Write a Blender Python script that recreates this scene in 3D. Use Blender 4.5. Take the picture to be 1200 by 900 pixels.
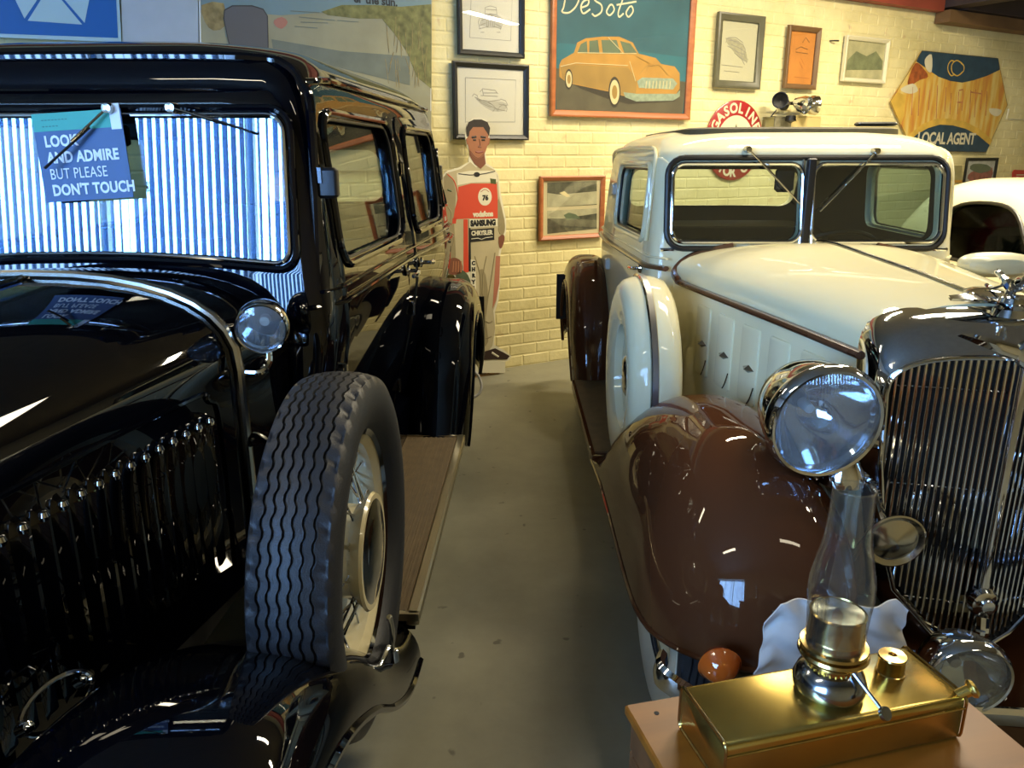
import bpy, bmesh, math, random
from math import sin, cos, pi, radians, sqrt, atan2
from mathutils import Vector, Matrix
random.seed(7)
S = bpy.context.scene
COL = S.collection
for _o in list(bpy.data.objects): bpy.data.objects.remove(_o)

# ------------------------------------------------------------------ camera, world, lights, exposure
H = 1.55; F = 915.0; PIT = radians(16.3); CP = cos(PIT); SP = sin(PIT)
cam = bpy.data.cameras.new('camera'); camo = bpy.data.objects.new('camera', cam); COL.objects.link(camo)
cam.sensor_fit = 'HORIZONTAL'; cam.sensor_width = 36.0; cam.lens = F / 1200 * 36.0; cam.clip_start = .02
camo.location = (0, 0, H); camo.rotation_euler = (pi/2 - PIT, 0, 0)
S.camera = camo
vs = S.view_settings; vs.view_transform = 'Standard'; vs.look = 'None'; vs.gamma = 1.0; vs.use_curve_mapping = False
vs.exposure = EXPOSURE = 0.0
w = bpy.data.worlds.new('world'); S.world = w; w.use_nodes = True
w.node_tree.nodes['Background'].inputs[0].default_value = (.5, .65, 1, 1); w.node_tree.nodes['Background'].inputs[1].default_value = .25
S.cycles.max_bounces = 10; S.cycles.glossy_bounces = 5; S.cycles.transparent_max_bounces = 24; S.cycles.diffuse_bounces = 3
S.cycles.sample_clamp_indirect = 6.0; S.cycles.use_denoising = True; S.cycles.caustics_reflective = False; S.cycles.caustics_refractive = False

def area_light(name, loc, rot, sx, sy, power, color):
    l = bpy.data.lights.new(name, 'AREA'); l.shape = 'RECTANGLE'; l.size = sx; l.size_y = sy; l.energy = power; l.color = color
    o = bpy.data.objects.new(name, l); o.location = loc; o.rotation_euler = rot; COL.objects.link(o); return o
WARM = (1.0, .87, .62)
# daylight coming in through the tall window behind the blinds, facing into the room
area_light('window_daylight', (-2.85, -1.93, 2.0), (pi/2, 0, 0), 3.9, 1.8, 950, (.29, .55, 1.0))
# ceiling tubes, plus one wide panel standing in for a skylight (second entry)
CEILING_LIGHTS = [(-2.7, 2.6, 0), (1.9, 3.3, 2), (2.2, .4, 0), (1.3, 5.0, 1), (3.4, 5.5, 1), (4.6, 2.6, 0), (-1.6, .1, 0)]
TP = [16, 74, 8, 80, 135, 76, 18]

# ------------------------------------------------------------------ helpers: pixels of the photograph to points
def ray(px, py):
    u = (px - 600) / F; v = (450 - py) / F
    return Vector((u, CP + SP * v, -SP + CP * v))
CAMP = Vector((0, 0, H))
def at_z(px, py, z): d = ray(px, py); return CAMP + d * ((z - H) / d.z)
def at_y(px, py, y): d = ray(px, py); return CAMP + d * (y / d.y)
def at_x(px, py, x): d = ray(px, py); return CAMP + d * (x / d.x)
class Plane:                                            # an upright plane: origin on the floor, s runs along it, z up, n towards the room
    def __init__(self, o, ang):
        self.o = Vector(o); self.a = ang; self.s = Vector((cos(ang), sin(ang), 0)); self.n = Vector((sin(ang), -cos(ang), 0))
    def sz(self, px, py):
        d = ray(px, py); t = (self.o - CAMP).dot(self.n) / d.dot(self.n); p = CAMP + d * t
        return ((p - self.o).dot(self.s), p.z)
    def pt(self, s, z, off=0): return self.o + self.s * s + Vector((0, 0, z)) + self.n * off
    def scale(self, px, py):
        d = ray(px, py); return ((self.o - CAMP).dot(self.n) / d.dot(self.n)) / F
WALL = Plane((.085, 5.81, 0), atan2(.489, .872))

# ------------------------------------------------------------------ materials
def lin(c): return tuple(((x/255)/12.92 if x/255 <= .04045 else ((x/255+.055)/1.055)**2.4) for x in c)
def nmat(name):
    m = bpy.data.materials.new(name); m.use_nodes = True; nt = m.node_tree
    return m, nt, nt.nodes['Principled BSDF']
def mat(name, col, rough=.5, metal=0, coat=0, spec=.5, srgb=True, noise=0, nscale=8, bump=0, bscale=40, aniso=0, emit=0, alpha=1, sss=0):
    m, nt, b = nmat(name); c = lin(col) if srgb else col
    b.inputs['Base Color'].default_value = (*c, 1); b.inputs['Roughness'].default_value = rough; b.inputs['Metallic'].default_value = metal
    b.inputs['Coat Weight'].default_value = coat; b.inputs['Coat Roughness'].default_value = .02; b.inputs['Specular IOR Level'].default_value = spec
    if emit: b.inputs['Emission Color'].default_value = (*c, 1); b.inputs['Emission Strength'].default_value = emit
    tc = nt.nodes.new('ShaderNodeTexCoord')
    if noise:
        n = nt.nodes.new('ShaderNodeTexNoise'); n.inputs['Scale'].default_value = nscale; n.inputs['Detail'].default_value = 6
        nt.links.new(tc.outputs['Object'], n.inputs['Vector'])
        mx = nt.nodes.new('ShaderNodeMix'); mx.data_type = 'RGBA'
        mx.inputs[6].default_value = (*[x * (1 - noise) for x in c], 1); mx.inputs[7].default_value = (*[min(1, x * (1 + noise)) for x in c], 1)
        r = nt.nodes.new('ShaderNodeMapRange'); r.inputs[1].default_value = .3; r.inputs[2].default_value = .7
        nt.links.new(n.outputs[0], r.inputs[0]); nt.links.new(r.outputs[0], mx.inputs[0]); nt.links.new(mx.outputs[2], b.inputs['Base Color'])
    if bump:
        n = nt.nodes.new('ShaderNodeTexNoise'); n.inputs['Scale'].default_value = bscale; n.inputs['Detail'].default_value = 4
        nt.links.new(tc.outputs['Object'], n.inputs['Vector'])
        bp = nt.nodes.new('ShaderNodeBump'); bp.inputs['Strength'].default_value = bump; bp.inputs['Distance'].default_value = .01
        nt.links.new(n.outputs[0], bp.inputs['Height']); nt.links.new(bp.outputs[0], b.inputs['Normal'])
    return m
def glass(name, tint=(.93, .96, .95), ior=1.5, rough=0.0, refl=1.0, haze=0):
    m = bpy.data.materials.new(name); m.use_nodes = True; nt = m.node_tree; nt.nodes.clear()
    out = nt.nodes.new('ShaderNodeOutputMaterial'); mx = nt.nodes.new('ShaderNodeMixShader'); lw = nt.nodes.new('ShaderNodeLayerWeight'); lw.inputs['Blend'].default_value = .5
    pw = nt.nodes.new('ShaderNodeMath'); pw.operation = 'POWER'; pw.inputs[1].default_value = 5; nt.links.new(lw.outputs['Facing'], pw.inputs[0])
    f0 = ((ior-1)/(ior+1))**2; fr = nt.nodes.new('ShaderNodeMath'); fr.operation = 'MULTIPLY_ADD'; fr.inputs[1].default_value = 1-f0; fr.inputs[2].default_value = f0; nt.links.new(pw.outputs[0], fr.inputs[0])
    tr = nt.nodes.new('ShaderNodeBsdfTransparent'); tr.inputs[0].default_value = (*tint, 1)
    gl = nt.nodes.new('ShaderNodeBsdfGlossy'); gl.inputs['Roughness'].default_value = rough; gl.inputs[0].default_value = (refl, refl, refl, 1)
    nt.links.new(fr.outputs[0], mx.inputs[0]); nt.links.new(gl.outputs[0], mx.inputs[2])
    if haze:
        df = nt.nodes.new('ShaderNodeBsdfDiffuse'); df.inputs[0].default_value = (.8, .85, .9, 1); m2 = nt.nodes.new('ShaderNodeMixShader'); m2.inputs[0].default_value = haze
        nt.links.new(tr.outputs[0], m2.inputs[1]); nt.links.new(df.outputs[0], m2.inputs[2]); nt.links.new(m2.outputs[0], mx.inputs[1])
    else: nt.links.new(tr.outputs[0], mx.inputs[1])
    nt.links.new(mx.outputs[0], out.inputs[0]); return m
M = dict(
    black=mat('black_paint', (3, 4, 10), .4, coat=.9, spec=0), cream=mat('cream_paint', (232, 224, 184), .4, coat=.8, spec=0), brown=mat('brown_paint', (78, 46, 27), .5, coat=.8, spec=0),
    brownline=mat('brown_line', (84, 50, 30), .3, coat=.6), chrome=mat('chrome', (215, 218, 222), .06, metal=1), oldchrome=mat('worn_chrome', (190, 188, 178), .16, metal=1),
    steel=mat('steel', (150, 150, 150), .35, metal=1), rubber=mat('tyre_rubber', (34, 36, 40), .5, bump=.15, bscale=300), white_rubber=mat('whitewall_rubber', (205, 196, 170), .55, noise=.08),
    trim=mat('black_rubber_trim', (14, 14, 15), .45), dark=mat('dark_interior_cloth', (34, 31, 28), .9, noise=.3, nscale=30), dark2=mat('dark_void_metal', (9, 9, 10), .7),
    glass=glass('window_glass', (.72, .82, .84), 1.5, refl=.5), wglass=glass('windscreen_glass', (.78, .86, .88), 1.75), lensglass=glass('lens_glass', (.9, .93, .95), 1.6, .03, haze=.07),
    pglass=glass('picture_glass', (.97, .97, .96), 1.5), chimglass=glass('chimney_glass', (.95, .96, .95), 1.6, haze=.006),
    creamwheel=mat('cream_wheel_paint', (214, 203, 164), .25, coat=.7), mat_rubber=mat('ribbed_rubber_mat', (92, 76, 50), .75, noise=.15, nscale=20),
    alu=mat('aluminium_strip', (200, 190, 160), .3, metal=1), amber=mat('amber_lens', (140, 54, 16), .12, coat=1), amberfront=mat('amber_lens_light', (186, 86, 26), .1, coat=1),
    brass=mat('polished_brass', (202, 178, 100), .27, metal=1, noise=.12, nscale=12, bump=.03, bscale=15), brass2=mat('aged_brass', (176, 152, 98), .2, metal=1, noise=.2, nscale=30),
    pewter=mat('blued_nickel', (150, 156, 165), .16, metal=1, noise=.25, nscale=25), roofcloth=mat('roof_fabric', (74, 68, 44), .8, noise=.15, nscale=40),
    white=mat('white_card', (226, 226, 214), .6), grey=mat('grey_card', (120, 120, 118), .6), clothm=mat('white_cloth', (206, 204, 200), .8, noise=.05, nscale=14),
    blacktrimgloss=mat('gloss_black_trim', (12, 12, 13), .2, coat=.5), redbeam=mat('red_oxide_beam', (142, 66, 48), .6, noise=.15, nscale=4), darkbeam=mat('dark_beam', (52, 42, 44), .7, noise=.2, nscale=3),
    brownbeam=mat('brown_beam', (112, 84, 52), .7, noise=.25, nscale=3), crate=None)
def wood(name, c1, c2, scale=3, ax=0, rough=.5):
    m, nt, b = nmat(name); tc = nt.nodes.new('ShaderNodeTexCoord'); mp = nt.nodes.new('ShaderNodeMapping')
    sc = [14, 14, 14]; sc[ax] = 1.2; mp.inputs['Scale'].default_value = [s * scale for s in sc]
    n = nt.nodes.new('ShaderNodeTexNoise'); n.inputs['Scale'].default_value = 1; n.inputs['Detail'].default_value = 8; n.inputs['Distortion'].default_value = .8
    cr = nt.nodes.new('ShaderNodeValToRGB'); cr.color_ramp.elements[0].color = (*lin(c1), 1); cr.color_ramp.elements[1].color = (*lin(c2), 1)
    cr.color_ramp.elements[0].position = .32; cr.color_ramp.elements[1].position = .68
    L = nt.links; L.new(tc.outputs['Object'], mp.inputs[0]); L.new(mp.outputs[0], n.inputs['Vector']); L.new(n.outputs[0], cr.inputs[0]); L.new(cr.outputs[0], b.inputs['Base Color'])
    b.inputs['Roughness'].default_value = rough; return m
M['crate'] = wood('plywood', (112, 62, 10), (142, 84, 18), .8, 0, .42); M['cratedark'] = wood('dark_ply', (70, 42, 20), (104, 66, 36), 1.4, 0, .5)
M['pine'] = wood('orange_pine', (150, 84, 44), (178, 108, 60), 1.2, 0, .4); M['blackframe'] = mat('black_frame', (30, 31, 27), .4); M['greenframe'] = mat('grey_green_frame', (88, 86, 66), .4, noise=.15)
M['bronzeframe'] = mat('bronze_frame', (110, 82, 50), .4, noise=.1); M['creamframe'] = mat('cream_frame', (214, 206, 172), .5)
def wallmat():
    m, nt, b = nmat('painted_brick'); tc = nt.nodes.new('ShaderNodeTexCoord'); L = nt.links
    n = nt.nodes.new('ShaderNodeTexNoise'); n.inputs['Scale'].default_value = 1.3; n.inputs['Detail'].default_value = 9; n.inputs['Roughness'].default_value = .65
    geo = nt.nodes.new('ShaderNodeNewGeometry'); L.new(geo.outputs['Position'], n.inputs['Vector'])
    cr = nt.nodes.new('ShaderNodeValToRGB'); e = cr.color_ramp.elements
    e[0].position = .30; e[0].color = (*lin((200, 187, 130)), 1); e[1].position = .62; e[1].color = (*lin((230, 218, 164)), 1)
    L.new(n.outputs[0], cr.inputs[0])
    n2 = nt.nodes.new('ShaderNodeTexNoise'); n2.inputs['Scale'].default_value = 9; n2.inputs['Detail'].default_value = 8; L.new(geo.outputs['Position'], n2.inputs['Vector'])
    r = nt.nodes.new('ShaderNodeMapRange'); r.inputs[1].default_value = .66; r.inputs[2].default_value = .74; L.new(n2.outputs[0], r.inputs[0])
    mx = nt.nodes.new('ShaderNodeMix'); mx.data_type = 'RGBA'; mx.inputs[7].default_value = (*lin((186, 150, 112)), 1)
    sc = nt.nodes.new('ShaderNodeMath'); sc.operation = 'MULTIPLY'; sc.inputs[1].default_value = .5; L.new(r.outputs[0], sc.inputs[0])
    L.new(sc.outputs[0], mx.inputs[0]); L.new(cr.outputs[0], mx.inputs[6]); L.new(mx.outputs[2], b.inputs['Base Color'])
    bp = nt.nodes.new('ShaderNodeBump'); bp.inputs['Strength'].default_value = .5; bp.inputs['Distance'].default_value = .008
    n3 = nt.nodes.new('ShaderNodeTexNoise'); n3.inputs['Scale'].default_value = 22; n3.inputs['Detail'].default_value = 5; L.new(geo.outputs['Position'], n3.inputs['Vector'])
    L.new(n3.outputs[0], bp.inputs['Height']); L.new(bp.outputs[0], b.inputs['Normal']); b.inputs['Roughness'].default_value = .55
    return m
M['brickwall'] = wallmat()
def floormat():
    m, nt, b = nmat('painted_concrete'); tc = nt.nodes.new('ShaderNodeTexCoord'); L = nt.links
    n = nt.nodes.new('ShaderNodeTexNoise'); n.inputs['Scale'].default_value = 1.6; n.inputs['Detail'].default_value = 10; n.inputs['Roughness'].default_value = .7
    L.new(tc.outputs['Object'], n.inputs['Vector']); cr = nt.nodes.new('ShaderNodeValToRGB'); e = cr.color_ramp.elements
    e[0].position = .3; e[0].color = (*lin((122, 120, 104)), 1); e[1].position = .7; e[1].color = (*lin((150, 147, 126)), 1)
    L.new(n.outputs[0], cr.inputs[0]); n2 = nt.nodes.new('ShaderNodeTexNoise'); n2.inputs['Scale'].default_value = 14; L.new(tc.outputs['Object'], n2.inputs['Vector'])
    r = nt.nodes.new('ShaderNodeMapRange'); r.inputs[1].default_value = .70; r.inputs[2].default_value = .74; L.new(n2.outputs[0], r.inputs[0])
    mx = nt.nodes.new('ShaderNodeMix'); mx.data_type = 'RGBA'; mx.inputs[7].default_value = (*lin((96, 92, 80)), 1); L.new(r.outputs[0], mx.inputs[0]); L.new(cr.outputs[0], mx.inputs[6])
    L.new(mx.outputs[2], b.inputs['Base Color']); b.inputs['Roughness'].default_value = .42; return m
M['floor'] = floormat()

# ------------------------------------------------------------------ mesh building
class B:
    def __init__(self): self.v = []; self.f = []; self.mi = []
    def add(self, v, f, mi=0, T=None):
        k = len(self.v); self.v += [(T @ Vector(p)) if T else Vector(p) for p in v]; self.f += [[i + k for i in q] for q in f]; self.mi += [mi] * len(f); return self
    def grid(self, rows, cu=False, cv=False, mi=0, T=None, flip=False, caps=False):
        n = len(rows); m = len(rows[0]); v = [p for r in rows for p in r]; f = []
        for i in range(n if cv else n - 1):
            for j in range(m if cu else m - 1):
                a = i*m + j; b_ = i*m + (j+1) % m; c = ((i+1) % n)*m + (j+1) % m; d = ((i+1) % n)*m + j
                f.append([a, d, c, b_] if flip else [a, b_, c, d])
        if caps:
            f.append(list(range(m))[::-1] if not flip else list(range(m))); q = [(n-1)*m + j for j in range(m)]; f.append(q if not flip else q[::-1])
        return self.add(v, f, mi, T)
    def box(self, x0, x1, y0, y1, z0, z1, mi=0, T=None, r=0):
        if r: return self.rbox(x0, x1, y0, y1, z0, z1, r, mi, T)
        v = [(x, y, z) for z in (z0, z1) for y in (y0, y1) for x in (x0, x1)]
        return self.add(v, [[0,2,3,1],[4,5,7,6],[0,1,5,4],[2,6,7,3],[0,4,6,2],[1,3,7,5]], mi, T)
    def rbox(self, x0, x1, y0, y1, z0, z1, r, mi=0, T=None):
        rows = []
        for z, q in ((z0, r), (z0 + r, 0), (z1 - r, 0), (z1, r)):
            rows.append([(x, y, z) for x, y in rrect(x0 + q, x1 - q, y0 + q, y1 - q, r, 3)])
        return self.grid(rows, cu=True, caps=True, mi=mi, T=T)
    def tube(self, pts, r, n=10, closed=False, mi=0, T=None, sy=1.0, sx=1.0):
        P = [Vector(p) for p in pts]; N = len(P); rows = []; up = None
        for i in range(N):
            a = P[(i-1) % N] if closed or i else P[i]; b_ = P[(i+1) % N] if closed or i < N-1 else P[i]; t = (b_ - a)
            t = t.normalized() if t.length > 1e-9 else Vector((0, 0, 1))
            if up is None: up = Vector((0, 0, 1)) if abs(t.z) < .9 else Vector((1, 0, 0))
            s = t.cross(up); s = s.normalized() if s.length > 1e-6 else Vector((1, 0, 0)); up = s.cross(t).normalized()
            rr = r[i] if isinstance(r, (list, tuple)) else r
            rows.append([P[i] + s * cos(2*pi*k/n) * rr * sx + up * sin(2*pi*k/n) * rr * sy for k in range(n)])
        return self.grid(rows, cu=True, cv=closed, mi=mi, T=T, caps=not closed, flip=True)
    def lathe(self, prof, n=32, T=None, mi=0, axis='z', cap=True):
        """prof: (radius, height) pairs, turned about the axis"""
        rows = []
        for r, h in prof:
            row = []
            for k in range(n):
                a = 2*pi*k/n; p = (r*cos(a), r*sin(a), h)
                if axis == 'x': p = (h, r*cos(a), r*sin(a))
                if axis == 'y': p = (r*sin(a), h, r*cos(a))
                row.append(p)
            rows.append(row)
        return self.grid(rows, cu=True, mi=mi, T=T, caps=cap)
    def mesh(self, name, mats, sharp=35):
        me = bpy.data.meshes.new(name); me.from_pydata([tuple(p) for p in self.v], [], self.f)
        for m_ in (mats if isinstance(mats, (list, tuple)) else [mats]): me.materials.append(m_)
        for p, i in zip(me.polygons, self.mi): p.material_index = i
        bm = bmesh.new(); bm.from_mesh(me); bmesh.ops.recalc_face_normals(bm, faces=bm.faces); bm.to_mesh(me); bm.free()
        if sharp: me.polygons.foreach_set('use_smooth', [True]*len(me.polygons)); me.set_sharp_from_angle(angle=radians(sharp))
        return me
    def obj(self, name, mats, parent=None, sharp=35, **props):
        return link(name, self.mesh(name, mats, sharp), parent, **props)
def link(name, me, parent=None, loc=None, rot=None, **props):
    o = bpy.data.objects.new(name, me); COL.objects.link(o)
    if parent: o.parent = parent
    if loc is not None: o.location = loc
    if rot is not None: o.rotation_euler = rot
    for k, v in props.items(): o[k] = v
    return o
def thing(name, label, cat, loc=(0, 0, 0), rotz=0, group=None):
    o = bpy.data.objects.new(name, None); COL.objects.link(o); o.location = loc; o.rotation_euler = (0, 0, rotz); o['label'] = label; o['category'] = cat
    o.empty_display_size = .1
    if group: o['group'] = group
    return o
def tag(o, label, cat, group=None):
    o['label'] = label; o['category'] = cat
    if group: o['group'] = group
    return o
def struct(o): o['kind'] = 'structure'; return o
def rrect(x0, x1, y0, y1, r, n=5):
    r = max(1e-4, min(r, (x1-x0)/2 - 1e-4, (y1-y0)/2 - 1e-4)); out = []
    for cx, cy, a0 in ((x1-r, y1-r, 0), (x0+r, y1-r, pi/2), (x0+r, y0+r, pi), (x1-r, y0+r, 3*pi/2)):
        for k in range(n+1):
            a = a0 + pi/2*k/n; out.append((cx + r*cos(a), cy + r*sin(a)))
    return out
def cr(pts, n=6, closed=False):                         # Catmull-Rom through points of any dimension
    N = len(pts); out = []; R = range(N if closed else N-1)
    for i in R:
        p = [pts[(i+k) % N] if closed else pts[max(0, min(N-1, i+k))] for k in (-1, 0, 1, 2)]
        for j in range(n):
            t = j/n
            out.append(tuple(.5*((2*b_) + (-a+c)*t + (2*a-5*b_+4*c-d)*t*t + (-a+3*b_-3*c+d)*t**3) for a, b_, c, d in zip(*p)))
    if not closed: out.append(tuple(pts[-1]))
    return out
def interp(tab, x):
    if x <= tab[0][0]: return tab[0][1]
    for (a, fa), (b_, fb) in zip(tab, tab[1:]):
        if x <= b_:
            t = (x-a)/(b_-a); return fa + (fb-fa)*t
    return tab[-1][1]
def smooth_tab(tab, n=6): return cr(tab, n)
def booleaned(me_obj, cutters, name, mats, parent, sharp=35):
    for c in cutters:
        md = me_obj.modifiers.new('b', 'BOOLEAN'); md.operation = 'DIFFERENCE'; md.solver = 'EXACT'; md.object = c
    dg = bpy.context.evaluated_depsgraph_get(); dg.update(); me = bpy.data.meshes.new_from_object(me_obj.evaluated_get(dg))
    for c in cutters: bpy.data.objects.remove(c)
    bpy.data.objects.remove(me_obj); me.name = name
    me.polygons.foreach_set('use_smooth', [True]*len(me.polygons)); me.set_sharp_from_angle(angle=radians(sharp))
    return link(name, me, parent)
def T3(x, y, z, rx=0, ry=0, rz=0, s=1):
    return Matrix.Translation((x, y, z)) @ Matrix.Rotation(rz, 4, 'Z') @ Matrix.Rotation(ry, 4, 'Y') @ Matrix.Rotation(rx, 4, 'X') @ Matrix.Scale(s, 4)
def text_mesh(txt, size, m, extrude=.0008, offset=0, spacing=1, shear=0, align='CENTER'):
    c = bpy.data.curves.new('t', 'FONT'); c.body = txt; c.size = size; c.extrude = extrude; c.offset = offset; c.align_x = align; c.align_y = 'CENTER'; c.space_character = spacing; c.shear = shear
    c.resolution_u = 3; c.space_line = .95
    o = bpy.data.objects.new('t', c); COL.objects.link(o); dg = bpy.context.evaluated_depsgraph_get(); dg.update()
    me = bpy.data.meshes.new_from_object(o.evaluated_get(dg)); bpy.data.objects.remove(o); me.materials.clear(); me.materials.append(m); return me
# ------------------------------------------------------------------ the room
A = WALL.a; XL, XR, YF, CZ = -4.8, 7.6, -1.7, 3.35
PL = WALL.pt((XL - .085)/cos(A), 0); PR = WALL.pt((XR - .085)/cos(A), 0)
b = B(); b.add([(XL, YF, 0), (XR, YF, 0), (XR, PR.y, 0), (XL, PL.y, 0), (XL, YF, -.1), (XR, YF, -.1), (XR, PR.y, -.1), (XL, PL.y, -.1)],
     [[0,1,2,3],[7,6,5,4],[0,4,5,1],[1,5,6,2],[2,6,7,3],[3,7,4,0]])
struct(b.obj('floor', M['floor'], sharp=0))
b = B(); b.add([(XL, YF, CZ), (XR, YF, CZ), (XR, PR.y, CZ), (XL, PL.y, CZ), (XL, YF, CZ+.1), (XR, YF, CZ+.1), (XR, PR.y, CZ+.1), (XL, PL.y, CZ+.1)],
     [[3,2,1,0],[4,5,6,7],[0,1,5,4],[1,2,6,5],[2,3,7,6],[3,0,4,7]])
M['ceil'] = mat('ceiling_board', (122, 116, 104), .8, noise=.1); M['plaster'] = mat('side_wall_paint', (186, 178, 150), .7, noise=.08, nscale=3)
struct(b.obj('ceiling', M['ceil'], sharp=0))
b = B(); b.box(XL-.1, XL, YF, PL.y, 0, CZ); struct(b.obj('wall_left', M['plaster'], sharp=0))
b = B(); b.box(XR, XR+.1, YF, PR.y, 0, CZ); struct(b.obj('wall_right', M['plaster'], sharp=0))
WX0, WX1, WZ0, WZ1 = -4.6, -1.1, 1.05, 2.85
b = B(); b.box(XL, WX0, YF-.12, YF, 0, CZ); b.box(WX1, XR, YF-.12, YF, 0, CZ); b.box(WX0, WX1, YF-.12, YF, 0, WZ0); b.box(WX0, WX1, YF-.12, YF, WZ1, CZ)
struct(b.obj('wall_front', M['plaster'], sharp=0))
b = B()
for x in (WX0, WX0+(WX1-WX0)/3, WX0+(WX1-WX0)*2/3, WX1-.06): b.box(x, x+.06, YF-.1, YF-.04, WZ0, WZ1)
b.box(WX0, WX1, YF-.1, YF-.04, WZ0, WZ0+.06); b.box(WX0, WX1, YF-.1, YF-.04, WZ1-.06, WZ1)
struct(b.obj('window_1', M['white'], sharp=0))
# vertical blind in front of the window behind the camera (seen mirrored in the windscreen)
M['slat'] = mat('blind_fabric', (205, 214, 224), .8)
_m, _nt, _b = nmat('blind_slat'); _nt.nodes.remove(_b); _o = _nt.nodes['Material Output']
_d = _nt.nodes.new('ShaderNodeBsdfDiffuse'); _t = _nt.nodes.new('ShaderNodeBsdfTranslucent'); _x = _nt.nodes.new('ShaderNodeMixShader'); _x.inputs[0].default_value = .45
_d.inputs[0].default_value = (.6, .65, .7, 1); _t.inputs[0].default_value = (.35, .55, .8, 1)
_nt.links.new(_d.outputs[0], _x.inputs[1]); _nt.links.new(_t.outputs[0], _x.inputs[2]); _nt.links.new(_x.outputs[0], _o.inputs[0]); M['slat'] = _m
bl = thing('vertical_blind', 'pale vertical blind hanging in the bright window facing the cars', 'blind', (0, YF+.07, 0))
b = B(); b.box(WX0-.05, WX1+.05, -.03, .03, WZ1-.02, WZ1+.05); b.obj('head_rail', M['white'], bl)
sb = B(); sb.box(-.027, .027, -.001, .001, 0, WZ1-WZ0-.06); sm = sb.mesh('slat', M['slat'], 0)
n = 54
for i in range(n):
    link('slat', sm, bl, (WX0 + .06 + i*(WX1-WX0-.12)/(n-1), 0, WZ0+.03), (0, 0, radians(28 + random.uniform(-7, 7) + (25 if i % 17 in (4, 5) else 0))))

# brick wall: backing, courses of real bricks
SW0, SW1 = (XL-.085)/cos(A), (XR-.085)/cos(A)
b = B(); b.box(SW0, SW1, 0, .15, 0, CZ); back = struct(b.obj('wall_back', M['brickwall'], sharp=0)); back.location = WALL.o; back.rotation_euler = (0, 0, A)
BW, BH, JT = .235, .086, .007
variants = []
for k in range(6):
    b = B(); d = .0032; q = .007; o = [random.uniform(-.0015, .0015) for _ in range(8)]
    x0, x1, z0, z1 = 0, BW-JT, 0, BH-JT
    v = [(x0, 0, z0), (x1, 0, z0), (x1, 0, z1), (x0, 0, z1), (x0+q+o[0], -d, z0+q+o[1]), (x1-q+o[2], -d+o[3], z0+q), (x1-q, -d, z1-q+o[4]), (x0+q, -d+o[5], z1-q)]
    b.add(v, [[0,1,5,4],[1,2,6,5],[2,3,7,6],[3,0,4,7],[4,5,6,7]]); variants.append(b)
vm = [v.mesh('brick', M['brickwall'], 0) for v in variants]
cells = []
for r in range(int(CZ/BH)):
    off = BW/2 if r % 2 else 0
    k = int(SW0/BW)
    while k*BW + off < SW1 - BW: cells.append((k*BW + off, r*BH + .004)); k += 1
def seen(c):
    p = WALL.pt(c[0]+.1, c[1]+.04); d = p - CAMP; t = d.y*CP - d.z*SP; u = d.x/t; v = (d.y*SP + d.z*CP)/t; px = 600+F*u; py = 450-F*v
    if not (505 < px < 1215 and -5 < py < 450): return 0
    if px > 705 and py > 150 and px < 1110: return 0            # behind the cream car
    if 640 < px < 810 and py < 137 or 530 < px < 618 and py < 163 or 655 < px and py > 300: return 0
    return 1/t
order = sorted(cells, key=seen, reverse=True)
for c in order[:298]: link('brick', random.choice(vm), back, (c[0], 0, c[1]))
st = B()
for c in order[298:]:
    v = random.choice(variants); st.add(v.v, v.f, 0, Matrix.Translation((c[0], 0, c[1])))
st.obj('brickwork', M['brickwall'], back, 0, kind='stuff')

# beams along the wall head
def wall_thing(px0, py0): return WALL.sz(px0, py0)
def wobj(o, s=0, z=0, off=0): o.location = WALL.pt(s, z, off); o.rotation_euler = (0, 0, A); return o
b = B(); b.box(-3.4, 4.42, -.10, -.012, 2.83, 3.05); b.box(-3.4, 4.42, -.13, -.012, 3.0, 3.05)
wobj(struct(b.obj('trim_1', M['redbeam'], sharp=0)))
b = B(); b.box(4.43, SW1-.05, -.16, -.012, 2.735, 2.84); wobj(struct(b.obj('trim_2', M['brownbeam'], sharp=0)))
b = B(); b.box(4.42, 4.62, -1.9, -.012, 2.86, 3.12); b.box(4.63, SW1-.05, -.20, -.012, 2.85, 3.0); wobj(struct(b.obj('trim_3', M['darkbeam'], sharp=0)))
s, z = WALL.sz(1190, 28)
t = thing('stacked_box', 'yellow and green box standing on the brown beam in the top right corner', 'box', WALL.pt(5.36, 2.841, .075), A)
b = B(); b.box(-.09, .09, -.05, .05, 0, .17, r=.008); b.obj('box_body', mat('box_yellow', (178, 150, 60), .5), t)
b = B(); b.box(-.07, .07, -.0515, -.0505, .03, .13); b.obj('printed_label', mat('box_green', (92, 110, 52), .5), t)

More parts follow.
